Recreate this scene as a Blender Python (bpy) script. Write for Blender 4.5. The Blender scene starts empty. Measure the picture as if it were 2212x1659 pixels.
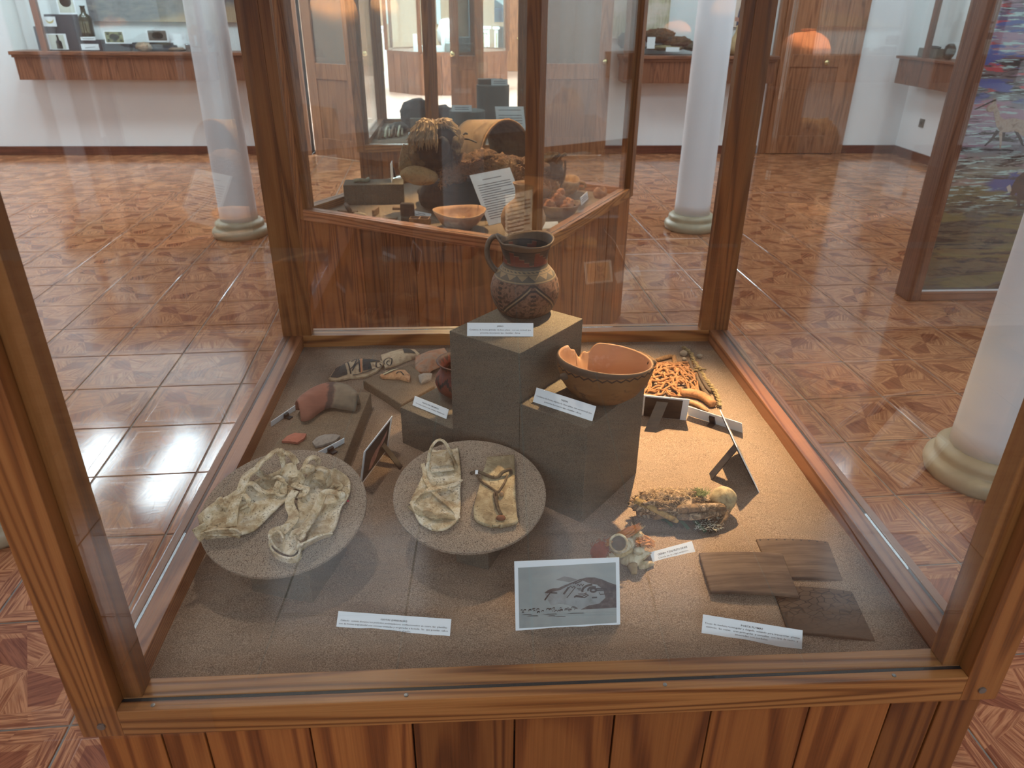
import bpy, bmesh, math, random
from mathutils import Vector, Matrix, noise
random.seed(11)
PI = math.pi
sc = bpy.context.scene
COL = sc.collection
V = Vector
# ------------------------------------------------------------------ camera, world, exposure
FPX, CX, CY = 1589.94, 1106.0, 829.5
YAW, PITCH, ROLL = 0.0585475, 0.4758387, 0.0084827
CAM = V((-0.1046, -0.7522, 0.8445))
_f = V((math.sin(YAW)*math.cos(PITCH), math.cos(YAW)*math.cos(PITCH), -math.sin(PITCH)))
_r0 = V((math.cos(YAW), -math.sin(YAW), 0)); _u0 = _r0.cross(_f)
_r = _r0*math.cos(ROLL)+_u0*math.sin(ROLL); _u = -_r0*math.sin(ROLL)+_u0*math.cos(ROLL)
cam = bpy.data.cameras.new('camera'); camo = bpy.data.objects.new('camera', cam); COL.objects.link(camo)
camo.matrix_world = Matrix(((_r.x, _u.x, -_f.x, CAM.x), (_r.y, _u.y, -_f.y, CAM.y), (_r.z, _u.z, -_f.z, CAM.z), (0, 0, 0, 1)))
cam.sensor_width = 36; cam.lens = FPX/2212*36; cam.clip_start = .02; cam.clip_end = 200
cam.dof.use_dof = True; cam.dof.focus_distance = 1.35; cam.dof.aperture_fstop = 9.0
sc.camera = camo
sc.view_settings.view_transform = 'Standard'; sc.view_settings.look = 'None'
sc.view_settings.gamma = 1; sc.view_settings.use_curve_mapping = False
sc.view_settings.exposure = 0.32
cy = sc.cycles
cy.use_denoising = True; cy.max_bounces = 10; cy.diffuse_bounces = 4; cy.glossy_bounces = 5
cy.transmission_bounces = 6; cy.transparent_max_bounces = 48; cy.caustics_reflective = False; cy.caustics_refractive = False
cy.sample_clamp_indirect = 6
w = bpy.data.worlds.new('world'); sc.world = w; w.use_nodes = True
w.node_tree.nodes['Background'].inputs[0].default_value = (.75, .87, 1, 1)
w.node_tree.nodes['Background'].inputs[1].default_value = 1.3

def lamp(name, kind, loc, target, power, color, **kw):
    l = bpy.data.lights.new(name, kind); l.energy = power; l.color = color
    for k, v in kw.items(): setattr(l, k, v)
    o = bpy.data.objects.new(name, l); COL.objects.link(o); o.location = loc
    d = V(target)-V(loc); o.rotation_euler = d.to_track_quat('-Z', 'Y').to_euler()
    return o
FZ = -0.72          # floor level; z = 0 is the top of the display case rails
SZ = -0.035         # sand level in the cases
CEIL = 2.75
WARM = (1, .65, .34); DAY = (.79, .90, 1)
# daylight: unseen high windows behind the visitor, ceiling panels and added ceiling fill
for k, x in enumerate((-3.6, -1.2, 1.2, 3.6)):
    lamp('window_light', 'AREA', (x, -4.2, 2.05), (x, 0, .3), 27, DAY, shape='RECTANGLE', size=1.3, size_y=.9)
for k, (x, y) in enumerate(((-4.75, 6.9), (-3.75, 6.9), (-3.15, 6.9))):
    lamp('ceiling_panel_and_fill', 'AREA', (x, y, CEIL-.03), (x, y, -5), 52, DAY, shape='RECTANGLE', size=.34, size_y=1.5)
for k, (x, y, e) in enumerate(((-1.9, 3.2, 34), (2.4, 3.2, 34), (-1.2, 6.6, 44), (2.0, 6.6, 44), (4.2, 6.0, 34), (0, -1.6, 10), (4.0, 1.0, 20), (-4.5, 1.5, 20))):
    lamp('ceiling_panel_and_fill', 'AREA', (x, y, CEIL-.03), (x, y, -5), e, DAY, shape='RECTANGLE', size=1.2, size_y=1.2)  # unseen fill added to brighten the hall and its far walls
for k, (x, y) in enumerate(((-1.2, 11.5), (1.2, 14.5), (-1.5, 17.5))):
    lamp('ceiling_panel_and_fill', 'AREA', (x, y, CEIL-.03), (x, y, -5), 620, DAY, shape='RECTANGLE', size=2.2, size_y=2.2)  # more added fill, brightening the floor of the next room
# warm spots built into the lids of the cases
CASE_TOP = 1.10
lamp('case_spot_light', 'SPOT', (.40, 1.02, CASE_TOP-.06), (.23, .70, -.04), 160, WARM, spot_size=.94, spot_blend=.85, shadow_soft_size=.012)
lamp('case_spot_light', 'SPOT', (-.47, .80, CASE_TOP-.06), (-.36, .30, 0), 9, (1, .86, .72), spot_size=1.35, spot_blend=.5, shadow_soft_size=.02)
lamp('case_spot_light', 'SPOT', (-.14, 3.05, CASE_TOP-.06), (.12, 2.55, 0), 75, WARM, spot_size=1.5, spot_blend=.4, shadow_soft_size=.015)

# ------------------------------------------------------------------ pixels of the photograph to points on real surfaces
def ray(x, y): return _f+_r*((x-CX)/FPX)-_u*((y-CY)/FPX)
def P(x, y, z=SZ):
    d = ray(x, y); return CAM+d*((z-CAM.z)/d.z)
def PY(x, y, Y):
    d = ray(x, y); return CAM+d*((Y-CAM.y)/d.y)
def PX(x, y, X):
    d = ray(x, y); return CAM+d*((X-CAM.x)/d.x)
def PP(x, y, p0, n, dz=0):          # on a tilted plane, dz above it
    d = ray(x, y); q = p0+V((0, 0, dz)); return CAM+d*((q-CAM).dot(n)/d.dot(n))
def pr(p):
    d = V(p)-CAM; z = d.dot(_f); return CX+FPX*d.dot(_r)/z, CY-FPX*d.dot(_u)/z
def height(px, py, b):              # z of the point above b seen at image row py
    lo, hi = -1, 2.5
    for _ in range(50):
        m = (lo+hi)/2
        if pr((b[0], b[1], m))[1] > py: lo = m
        else: hi = m
    return lo

# ------------------------------------------------------------------ mesh builder
class MB:
    def __init__(s): s.v = []; s.f = []
    def add(s, vs, fs):
        b = len(s.v); s.v += [V(q) for q in vs]; s.f += [tuple(i+b for i in q) for q in fs]; return s
    def box(s, c, d, rz=0, M=None):
        hx, hy, hz = d[0]/2, d[1]/2, d[2]/2; R = Matrix.Rotation(rz, 3, 'Z') if M is None else M
        vs = [V(c)+R@V((x*hx, y*hy, z*hz)) for z in (-1, 1) for y in (-1, 1) for x in (-1, 1)]
        return s.add(vs, [(0, 2, 3, 1), (4, 5, 7, 6), (0, 1, 5, 4), (2, 6, 7, 3), (0, 4, 6, 2), (1, 3, 7, 5)])
    def span(s, x0, x1, y0, y1, z0, z1): return s.box(((x0+x1)/2, (y0+y1)/2, (z0+z1)/2), (abs(x1-x0), abs(y1-y0), abs(z1-z0)))
    def hexa(s, b4, t4):
        return s.add(list(b4)+list(t4), [(3, 2, 1, 0), (4, 5, 6, 7), (0, 1, 5, 4), (1, 2, 6, 5), (2, 3, 7, 6), (3, 0, 4, 7)])
    def prism(s, poly, z0, z1):
        n = len(poly); vs = [V((p[0], p[1], z0)) for p in poly]+[V((p[0], p[1], z1)) for p in poly]
        return s.add(vs, [tuple(range(n-1, -1, -1)), tuple(range(n, 2*n))]+[(i, (i+1) % n, n+(i+1) % n, n+i) for i in range(n)])
    def slab(s, pts, n, t):         # planar outline in 3D pushed back along n
        k = len(pts); n = V(n)*t; vs = [V(p) for p in pts]+[V(p)+n for p in pts]
        return s.add(vs, [tuple(range(k)), tuple(range(2*k-1, k-1, -1))]+[(i, k+i, k+(i+1) % k, (i+1) % k) for i in range(k)])
    def tube(s, pts, rad, n=8, cap=True, sy=1):
        pts = [V(p) for p in pts]; m = len(pts); R = rad if hasattr(rad, '__len__') else [rad]*m
        up = None; vs = []
        for i, p in enumerate(pts):
            t = (pts[min(i+1, m-1)]-pts[max(i-1, 0)])
            t = t.normalized() if t.length > 1e-9 else V((0, 0, 1))
            if up is None: up = V((0, 0, 1)) if abs(t.z) < .9 else V((1, 0, 0))
            a = t.cross(up)
            a = a.normalized() if a.length > 1e-6 else t.orthogonal().normalized()
            b = a.cross(t).normalized(); up = b
            for k in range(n):
                an = 2*PI*k/n; vs.append(p+a*(math.cos(an)*R[i])+b*(math.sin(an)*R[i]*sy))
        fs = [(i*n+k, i*n+(k+1) % n, (i+1)*n+(k+1) % n, (i+1)*n+k) for i in range(m-1) for k in range(n)]
        if cap: fs += [tuple(range(n-1, -1, -1)), tuple(range((m-1)*n, m*n))]
        return s.add(vs, fs)
    def lathe(s, prof, c, n=32, sx=1, sy=1, fn=None, rz=0):
        vs = []
        for j, (r, z) in enumerate(prof):
            for k in range(n):
                a = 2*PI*k/n; x, y, zz = r*math.cos(a)*sx, r*math.sin(a)*sy, z
                if fn: x, y, zz = fn(x, y, zz, a, j)
                vs.append((c[0]+x*math.cos(rz)-y*math.sin(rz), c[1]+x*math.sin(rz)+y*math.cos(rz), c[2]+zz))
        m = len(prof)
        fs = [(j*n+k, j*n+(k+1) % n, (j+1)*n+(k+1) % n, (j+1)*n+k) for j in range(m-1) for k in range(n)]
        fs += [tuple(range(n-1, -1, -1)), tuple(range((m-1)*n, m*n))]
        return s.add(vs, fs)
    def ball(s, c, r, nu=16, nv=10, amp=0, fr=3, R=None, seed=0):
        r = V(r) if hasattr(r, '__len__') else V((r, r, r)); vs = []; c = V(c)
        for j in range(nv+1):
            th = PI*j/nv
            for k in range(nu):
                a = 2*PI*k/nu; d = V((math.sin(th)*math.cos(a), math.sin(th)*math.sin(a), -math.cos(th)))
                q = 1+(amp*noise.noise(d*fr+V((seed, seed*.7, 0))) if amp else 0)
                p = V((d.x*r.x, d.y*r.y, d.z*r.z))*q
                vs.append(c+(R@p if R else p))
        return s.add(vs, [(j*nu+k, j*nu+(k+1) % nu, (j+1)*nu+(k+1) % nu, (j+1)*nu+k) for j in range(nv) for k in range(nu)])
    def grid(s, fn, nu, nv):
        vs = [fn(i/nu, j/nv) for j in range(nv+1) for i in range(nu+1)]
        return s.add(vs, [(j*(nu+1)+i, j*(nu+1)+i+1, (j+1)*(nu+1)+i+1, (j+1)*(nu+1)+i) for j in range(nv) for i in range(nu)])
    def ribbon(s, pts, wid, th=.0022, side=None, roll=0, seg=5):
        pts = spline(pts, seg); m = len(pts); vs = []
        W = [wid[0]+(wid[1]-wid[0])*i/(m-1) for i in range(m)] if hasattr(wid, '__len__') else [wid]*m
        for i, p in enumerate(pts):
            t = (pts[min(i+1, m-1)]-pts[max(i-1, 0)]).normalized()
            a = V(side) if side else t.cross(V((0, 0, 1)))
            if a.length < .05: a = t.orthogonal()
            a = (a-t*a.dot(t)).normalized(); a = Matrix.Rotation(roll*math.sin(i*.9), 3, t)@a if roll else a
            b = a.cross(t).normalized()*th/2; a = a*W[i]/2
            vs += [p-a-b, p+a-b, p+a+b, p-a+b]
        fs = [(4*i+k, 4*i+(k+1) % 4, 4*i+4+(k+1) % 4, 4*i+4+k) for i in range(m-1) for k in range(4)]
        return s.add(vs, fs+[(0, 1, 2, 3), (4*m-1, 4*m-2, 4*m-3, 4*m-4)])
    def build(s, name, m, parent=None, smooth=False, bev=0, solid=0, kind=None, label=None, org=None, mods=True):
        me = bpy.data.meshes.new(name)
        o = bpy.data.objects.new(name, me)
        if parent is not None: org = V(parent['_o'])
        if org is None:
            org = V((sum(q.x for q in s.v)/len(s.v), sum(q.y for q in s.v)/len(s.v), min(q.z for q in s.v)))
        org = V(org)
        me.from_pydata([q-org for q in s.v], [], s.f)
        bm = bmesh.new(); bm.from_mesh(me); bmesh.ops.recalc_face_normals(bm, faces=bm.faces); bm.to_mesh(me); bm.free()
        me.materials.append(m)
        if smooth: me.polygons.foreach_set('use_smooth', [True]*len(me.polygons))
        COL.objects.link(o); o['_o'] = list(org)
        if parent is not None: o.parent = parent
        else: o.location = org
        if bev:
            b = o.modifiers.new('bevel', 'BEVEL'); b.width = bev; b.segments = 2; b.limit_method = 'ANGLE'; b.angle_limit = .6
        if solid:
            b = o.modifiers.new('thick', 'SOLIDIFY'); b.thickness = solid; b.offset = 0
        if kind: o['kind'] = kind
        if label: o['label'] = label
        return o
def spline(pts, seg=5):
    pts = [V(p) for p in pts]; out = []
    for i in range(len(pts)-1):
        a, b, c, d = pts[max(i-1, 0)], pts[i], pts[i+1], pts[min(i+2, len(pts)-1)]
        for k in range(seg):
            t = k/seg
            out.append(.5*((2*b)+(c-a)*t+(2*a-5*b+4*c-d)*t*t+(3*b-a-3*c+d)*t**3))
    return out+[pts[-1]]
def tag(o, label, cat, group=None, kind=None):
    o['label'] = label; o['category'] = cat
    if group: o['group'] = group
    if kind: o['kind'] = kind
    return o
def thing(name, label, cat, loc, group=None):
    o = bpy.data.objects.new(name, None); COL.objects.link(o); o.location = V(loc); o['_o'] = list(V(loc)); o.empty_display_size = .05
    return tag(o, label, cat, group)
def struct(o): o['kind'] = 'structure'; return o
def lerp(a, b, t): return a+(b-a)*t

# ------------------------------------------------------------------ materials
class N:
    def __init__(s, name, rough=.6, metallic=0):
        s.m = bpy.data.materials.new(name); s.m.use_nodes = True; s.t = s.m.node_tree; s.n = s.t.nodes
        s.b = s.n['Principled BSDF']; s.b.inputs['Roughness'].default_value = rough; s.b.inputs['Metallic'].default_value = metallic
    def set(s, sock, v):
        if hasattr(v, 'is_linked') or hasattr(v, 'links'): s.t.links.new(v, sock)
        elif isinstance(v, tuple) and len(v) == 3 and sock.type == 'RGBA': sock.default_value = (*v, 1)
        else: sock.default_value = v
    def node(s, t, **kw):
        n = s.n.new(t)
        for k, v in kw.items(): setattr(n, k, v)
        return n
    def co(s, which='Object'): return s.node('ShaderNodeTexCoord').outputs[which]
    def rnd(s): return s.node('ShaderNodeObjectInfo').outputs['Random']
    def map(s, vec, sc_=(1, 1, 1), loc=(0, 0, 0), rot=(0, 0, 0)):
        n = s.node('ShaderNodeMapping'); s.set(n.inputs[0], vec); s.set(n.inputs[1], loc); n.inputs[2].default_value = rot; s.set(n.inputs[3], sc_); return n.outputs[0]
    def noise(s, vec, scale=5, detail=3, rough=.5, dist=0, out='Fac'):
        n = s.node('ShaderNodeTexNoise'); s.set(n.inputs['Vector'], vec); n.inputs['Scale'].default_value = scale
        n.inputs['Detail'].default_value = detail; n.inputs['Roughness'].default_value = rough; n.inputs['Distortion'].default_value = dist; return n.outputs[out]
    def vor(s, vec, scale=5, feature='F1', out='Distance'):
        n = s.node('ShaderNodeTexVoronoi', feature=feature); s.set(n.inputs['Vector'], vec); n.inputs['Scale'].default_value = scale; return n.outputs[out]
    def ma(s, op, a, b=0.0, c=0.0):
        n = s.node('ShaderNodeMath', operation=op); s.set(n.inputs[0], a); s.set(n.inputs[1], b); s.set(n.inputs[2], c); return n.outputs[0]
    def vm(s, op, a, b):
        n = s.node('ShaderNodeVectorMath', operation=op); s.set(n.inputs[0], a); s.set(n.inputs[1], b); return n.outputs[0]
    def sep(s, vec): n = s.node('ShaderNodeSeparateXYZ'); s.set(n.inputs[0], vec); return n.outputs
    def comb(s, x, y, z): n = s.node('ShaderNodeCombineXYZ'); s.set(n.inputs[0], x); s.set(n.inputs[1], y); s.set(n.inputs[2], z); return n.outputs[0]
    def ramp(s, fac, stops, interp='LINEAR'):
        n = s.node('ShaderNodeValToRGB'); s.set(n.inputs[0], fac); e = n.color_ramp.elements; n.color_ramp.interpolation = interp
        e[0].position, e[0].color = stops[0][0], (*stops[0][1], 1); e[1].position, e[1].color = stops[-1][0], (*stops[-1][1], 1)
        for p, c in stops[1:-1]: q = e.new(p); q.color = (*c, 1)
        return n.outputs[0]
    def mix(s, f, a, b, blend='MIX'):
        n = s.node('ShaderNodeMix', data_type='RGBA', blend_type=blend); s.set(n.inputs[0], f); s.set(n.inputs[6], a); s.set(n.inputs[7], b); return n.outputs[2]
    def smooth(s, v, lo, hi):
        n = s.node('ShaderNodeMapRange', interpolation_type='SMOOTHSTEP'); s.set(n.inputs[0], v); n.inputs[1].default_value = lo; n.inputs[2].default_value = hi; return n.outputs[0]
    def bump(s, h, strength=.3, dist=.01):
        n = s.node('ShaderNodeBump'); n.inputs['Strength'].default_value = strength; n.inputs['Distance'].default_value = dist; s.set(n.inputs['Height'], h); s.t.links.new(n.outputs[0], s.b.inputs['Normal']); return s
    def col(s, c): s.set(s.b.inputs['Base Color'], c); return s
    def rgh(s, r): s.set(s.b.inputs['Roughness'], r); return s
def S(r, g, b):                     # sRGB 0-255 to linear
    return tuple(((c/255)/12.92 if c/255 < .04045 else ((c/255+.055)/1.055)**2.4) for c in (r, g, b))
def plain(name, c, rough=.6, metallic=0, var=.12, scale=20, bump=0):
    n = N(name, rough, metallic); f = n.noise(n.co(), scale, 4)
    n.col(n.mix(f, tuple(q*(1-var) for q in c), tuple(min(1, q*(1+var)) for q in c)))
    if bump: n.bump(f, bump, .004)
    return n.m
def wood(name, dark, mid, light, axis='z', ring=26, rough=.42, bump=.25, vary=.35, sc_=1.0):
    n = N(name, rough); r = n.rnd()
    v = n.vm('ADD', n.co(), n.comb(n.ma('MULTIPLY', r, 37.0), n.ma('MULTIPLY', r, 91.0), n.ma('MULTIPLY', r, 13.0)))
    st = {'x': (.55, 9, 9), 'y': (9, .55, 9), 'z': (9, 9, .55)}[axis]
    st = tuple(q*sc_ for q in st)
    a = n.noise(n.map(v, st), .8, 1.5, .45, .25)
    g = n.ma('FRACT', n.ma('MULTIPLY', a, float(ring)))
    g = n.smooth(n.ma('ABSOLUTE', n.ma('SUBTRACT', g, .5)), .02, .34)
    fine = n.noise(n.map(v, tuple(q*(40 if q > 1.5*sc_ else 6) for q in st)), 1, 3, .6)
    f = n.ma('ADD', n.ma('MULTIPLY', g, .42), n.ma('MULTIPLY', fine, .58))
    c = n.ramp(f, [(.1, dark), (.45, mid), (.85, light)])
    blot = n.noise(n.map(v, tuple(q*.5 for q in st)), 1.2, 2)
    c = n.mix(n.ma('MULTIPLY', blot, .5), c, n.mix(.5, c, dark))
    k = n.ma('ADD', n.ma('MULTIPLY', r, vary), 1-vary/2)
    c = n.mix(1.0, c, n.comb(k, k, k), 'MULTIPLY')
    n.col(c); n.rgh(n.ma('ADD', n.ma('MULTIPLY', fine, .2), rough-.1)); n.bump(f, bump, .0015)
    return n.m
def sandmat(name, base, speck_d, speck_l, grain=700, bump=.5):
    n = N(name, .95); v = n.co()
    a = n.noise(v, grain, 2, .7); b = n.noise(v, 9, 3); c = n.noise(v, grain*.45, 1, .5)
    col = n.mix(n.smooth(a, .36, .66), speck_d, speck_l); col = n.mix(.5, col, base)
    col = n.mix(n.ma('MULTIPLY', b, .45), col, tuple(q*.62 for q in base))
    n.col(col); n.bump(n.ma('ADD', a, c), bump, .0016); n.b.inputs['Specular IOR Level'].default_value = .15
    return n.m
M = {}
FIRD, FIRM, FIRL = S(70, 30, 10), S(138, 72, 28), S(176, 104, 48)
M['post'] = wood('fir_post', S(78, 42, 18), S(134, 80, 38), S(160, 104, 56), 'z', 19)
M['rail_x'] = wood('fir_rail', S(70, 36, 14), S(140, 86, 42), S(180, 124, 70), 'x', 30)
M['rail_y'] = wood('fir_rail_side', S(84, 44, 24), S(150, 92, 56), S(184, 124, 84), 'y', 30)
M['plank'] = wood('fir_plank', S(80, 40, 18), S(124, 70, 34), S(158, 98, 50), 'z', 17, .38, .2, .6)
M['redwood'] = wood('red_stained_wood', S(68, 38, 26), S(112, 68, 46), S(134, 88, 62), 'z', 18, .4, .15, .3)
M['redwood_x'] = wood('red_stained_wood_flat', S(66, 38, 26), S(112, 70, 50), S(138, 92, 66), 'x', 18, .4, .15, .3)
M['doorwood'] = wood('door_wood', S(96, 56, 34), S(142, 92, 60), S(168, 114, 78), 'z', 14, .45, .1, .25)
M['trimdark'] = wood('baseboard_wood', S(60, 28, 20), S(96, 50, 36), S(112, 62, 46), 'x', 14, .4, .1, .1)
M['white'] = plain('white_wall', (.80, .82, .83), .85, var=.03, scale=3)
M['ceil'] = plain('white_ceiling', (.82, .83, .84), .9, var=.02, scale=3)
M['column'] = plain('white_column_paint', (.83, .86, .90), .6, var=.04, scale=6, bump=.06)
M['stonebase'] = plain('column_base_paint', S(168, 158, 132), .45, var=.2, scale=14, bump=.1)
M['sand'] = sandmat('grey_brown_sand', S(146, 125, 108), S(60, 49, 41), S(206, 184, 163), 620)
M['sandstone'] = sandmat('sand_coated_board', S(128, 110, 92), S(58, 48, 40), S(176, 156, 132), 620, .45)
def speckle(name, base, dark, sc_=260, th=.36):
    n = N(name, .93); v = n.co(); a = n.vor(v, sc_); b = n.noise(v, 600, 2, .7); c = n.noise(v, 7, 2); th = n.ma('MULTIPLY', n.noise(v, sc_*.5, 1), th)
    col = n.mix(n.smooth(b, .3, .7), tuple(q*.72 for q in base), tuple(q*1.28 for q in base))
    col = n.mix(n.ma('LESS_THAN', a, th), col, dark); col = n.mix(n.ma('MULTIPLY', c, .4), col, tuple(q*.7 for q in base))
    n.col(col); n.bump(a, .4, .002); n.b.inputs['Specular IOR Level'].default_value = .15; return n.m
M['plinth'] = speckle('speckled_plinth', S(112, 105, 94), S(56, 51, 45), 560, .50)
M['disc'] = speckle('speckled_disc', S(164, 148, 132), S(64, 54, 50), 620, .66)
M['paper'] = plain('white_paper', (.86, .89, .93), .7, var=.02)
M['ink'] = plain('black_ink', (.035, .035, .04), .8, var=0)
M['black'] = plain('black_card', (.012, .012, .014), .55, var=.1)
M['brass'] = plain('brass', (.62, .5, .25), .25, 1, .1)
M['screw'] = plain('dull_steel', (.25, .24, .22), .45, .8, .1)
M['seal'] = plain('black_rubber', (.012, .013, .015), .5, var=.1)
def glassmat(name, tint=(.97, .99, .985), ior=1.5, rough=0.0):
    n = N(name); t = n.t; n.n.remove(n.b)
    tr = n.node('ShaderNodeBsdfTransparent'); tr.inputs[0].default_value = (*tint, 1)
    gl = n.node('ShaderNodeBsdfGlossy'); gl.inputs['Roughness'].default_value = rough; gl.inputs[0].default_value = (1, 1, 1, 1)
    ge = n.node('ShaderNodeNewGeometry'); dt = n.node('ShaderNodeVectorMath', operation='DOT_PRODUCT')
    t.links.new(ge.outputs['Incoming'], dt.inputs[0]); t.links.new(ge.outputs['Normal'], dt.inputs[1])
    f0 = ((ior-1)/(ior+1))**2
    fr = n.ma('ADD', n.ma('MULTIPLY', n.ma('POWER', n.ma('SUBTRACT', 1.0, n.ma('ABSOLUTE', dt.outputs['Value'])), 5.0), 1-f0), f0)
    mx = n.node('ShaderNodeMixShader'); t.links.new(fr, mx.inputs[0]); t.links.new(tr.outputs[0], mx.inputs[1]); t.links.new(gl.outputs[0], mx.inputs[2])
    t.links.new(mx.outputs[0], n.n['Material Output'].inputs[0]); return n.m
M['glass'] = glassmat('clear_glass', ior=1.58)
M['tape'] = glassmat('clear_plastic_tape', (.985, .985, .985), 1.45, .10)
def emit(name, c, e):
    n = N(name); n.col((0, 0, 0)); n.b.inputs['Emission Color'].default_value = (*c, 1); n.b.inputs['Emission Strength'].default_value = e; return n.m

def tilemat(name):
    n = N(name, .16); v = n.co(); r = n.rnd(); X, Y, Z = n.sep(v)
    x = n.ma('DIVIDE', X, .36); y = n.ma('DIVIDE', Y, .36)
    ax, ay = n.ma('ABSOLUTE', x), n.ma('ABSOLUTE', y); mx = n.ma('MAXIMUM', ax, ay)
    an = n.ma('ARCTAN2', y, x)
    sec = n.ma('FLOOR', n.ma('DIVIDE', n.ma('ADD', an, 2*PI+.35), PI/4))
    secang = n.ma('ADD', n.ma('MULTIPLY', sec, PI/4), n.ma('MULTIPLY', n.ma('MODULO', sec, 3.0), .55))
    border = n.smooth(mx, .375, .385); horiz = n.ma('GREATER_THAN', ax, ay)
    bang = n.ma('MULTIPLY', horiz, PI/2)
    ang = n.ma('ADD', n.ma('MULTIPLY', secang, n.ma('SUBTRACT', 1.0, border)), n.ma('MULTIPLY', bang, border))
    ca, sa = n.ma('COSINE', ang), n.ma('SINE', ang)
    u = n.ma('ADD', n.ma('MULTIPLY', X, ca), n.ma('MULTIPLY', Y, sa)); w_ = n.ma('SUBTRACT', n.ma('MULTIPLY', Y, ca), n.ma('MULTIPLY', X, sa))
    off = n.ma('ADD', n.ma('MULTIPLY', r, 5.0), n.ma('MULTIPLY', sec, .37))
    vec = n.comb(n.ma('MULTIPLY', u, 7.0), n.ma('MULTIPLY', w_, 130.0), off)
    st = n.noise(vec, 1.0, 3, .62, .6)
    s1 = n.smooth(st, .36, .66)
    sm = n.ma('MODULO', sec, 4.0)
    darkp = n.ma('MULTIPLY', n.ma('MULTIPLY', n.ma('COMPARE', sm, 1.0, .1), n.smooth(mx, .335, .325)), .85)
    c = n.mix(s1, S(186, 130, 92), S(130, 76, 50))
    c = n.mix(n.ma('MULTIPLY', border, n.ma('MULTIPLY', s1, .5)), c, S(108, 58, 40))
    c = n.mix(darkp, c, n.mix(s1, S(136, 78, 54), S(106, 56, 38)))
    n.col(c); n.bump(st, .12, .0006)
    n.rgh(n.ma('ADD', .05, n.ma('MULTIPLY', st, .12))); n.b.inputs['Specular IOR Level'].default_value = .5
    return n.m
M['tile'] = tilemat('wood_look_floor_tile')
M['grout'] = plain('grey_grout', S(128, 124, 116), .9, var=.1, scale=60)
M['pinktile'] = plain('pale_pink_floor', S(214, 176, 158), .3, var=.08, scale=4)
def leather(name, a, b, c, d):
    n = N(name, .85); v = n.co(); f = n.noise(v, 38, 5, .68, .5); g = n.noise(v, 330, 3, .65); h = n.noise(v, 14, 3, .6); k = n.noise(v, 75, 3, .6)
    col = n.ramp(f, [(.34, a), (.48, b), (.62, c)]); col = n.mix(n.ma('MULTIPLY', n.smooth(g, .50, .66), n.ma('MULTIPLY', n.smooth(k, .42, .62), .85)), col, d)
    col = n.mix(n.ma('MULTIPLY', n.smooth(h, .5, .68), .55), col, n.mix(.5, a, d))
    n.col(col); n.bump(n.ma('ADD', f, g), .5, .002); return n.m
M['rawhide'] = leather('raw_hide', S(164, 136, 102), S(208, 188, 154), S(234, 222, 200), S(84, 70, 54))
M['rawhide_grey'] = leather('grey_hide', S(128, 110, 84), S(160, 144, 114), S(184, 170, 140), S(92, 80, 62))
M['cordleather'] = leather('dark_leather_cord', S(70, 58, 46), S(94, 80, 64), S(120, 104, 82), S(40, 34, 28))
def mott(name, cols, sc_=14, rough=.85, bump=.4, dist=.5, bd=.004):
    n = N(name, rough); v = n.co(); f = n.noise(v, sc_, 5, .62, dist); k = len(cols)
    n.col(n.ramp(f, [(.28+.44*i/(k-1), c) for i, c in enumerate(cols)])); n.bump(f, bump, bd); return n.m

# ------------------------------------------------------------------ print helpers
def text(parent, body, o, ex, ey, width, size, m, center=True, bold=0, x0=0):
    cu = bpy.data.curves.new('lettering', 'FONT'); cu.body = body; cu.size = 1; cu.offset = bold; cu.resolution_u = 1
    cu.align_x = 'LEFT'
    t = bpy.data.objects.new('lettering', cu); COL.objects.link(t)
    dg = bpy.context.evaluated_depsgraph_get(); me = bpy.data.meshes.new_from_object(t.evaluated_get(dg))
    COL.objects.unlink(t); bpy.data.objects.remove(t)
    xs = [v.co.x for v in me.vertices]
    if not xs: return
    x_0, x_1 = min(xs), max(xs); k = width/(x_1-x_0) if width else size
    og = V(parent['_o']); nn = ex.cross(ey).normalized()
    for v in me.vertices:
        u = ((v.co.x-x_0)*k-(width or (x_1-x_0)*k)/2) if center else (v.co.x-x_0)*k
        p = o+ex*(u+x0)+ey*(v.co.y*size)+nn*.0005
        v.co = p-og
    me.materials.clear(); me.materials.append(m)
    ob = bpy.data.objects.new('lettering', me); COL.objects.link(ob); ob.parent = parent; ob['_o'] = list(og); return ob
def flat(parent, o, ex, ey, pts, m, name='print', lift=.0006):
    nn = ex.cross(ey).normalized()
    b = MB(); b.add([o+ex*u+ey*v+nn*lift for u, v in pts], [tuple(range(len(pts)))])
    return b.build(name, m, parent)
def cardframe(BL, BR, TLpx, lean):
    ex = (BR-BL); w_ = ex.length; ex.normalize(); n = V((-ex.y, ex.x, 0)).normalized()
    if n.dot(_f) < 0: n = -n
    ey = (V((0, 0, math.cos(lean)))+n*math.sin(lean)).normalized()
    lo, hi = 0, .6
    for _ in range(40):
        m = (lo+hi)/2
        if pr(BL+ey*m)[1] > TLpx[1]: lo = m
        else: hi = m
    return BL, ex, ey, w_, lo
def labelcard(name, lab, bl, br, tl, z, lean, lines, torn=0, group=None, buried=0):
    BL, BR = P(*bl, z), P(*br, z); o, ex, ey, w_, h = cardframe(BL, BR, tl, lean)
    nn = ex.cross(ey); og = (BL+BR)/2
    t = thing(name, lab, 'label', og, group)
    low = [o+ex*(w_*k/8)+ey*(torn*h*(math.sin(k*2.1)*.5+.3)) for k in range(9)] if torn else [o, o+ex*w_]
    b = MB().slab(low+[o+ex*w_+ey*h, o+ey*h], -nn, .0012); b.build('card', M['paper'], t)
    for (s_, v_, wf, sz, bold) in lines:
        text(t, s_, o+ex*(w_*.5)+ey*(h*v_), ex, ey, w_*wf, h*sz, M['ink'], True, bold)
    return t

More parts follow.
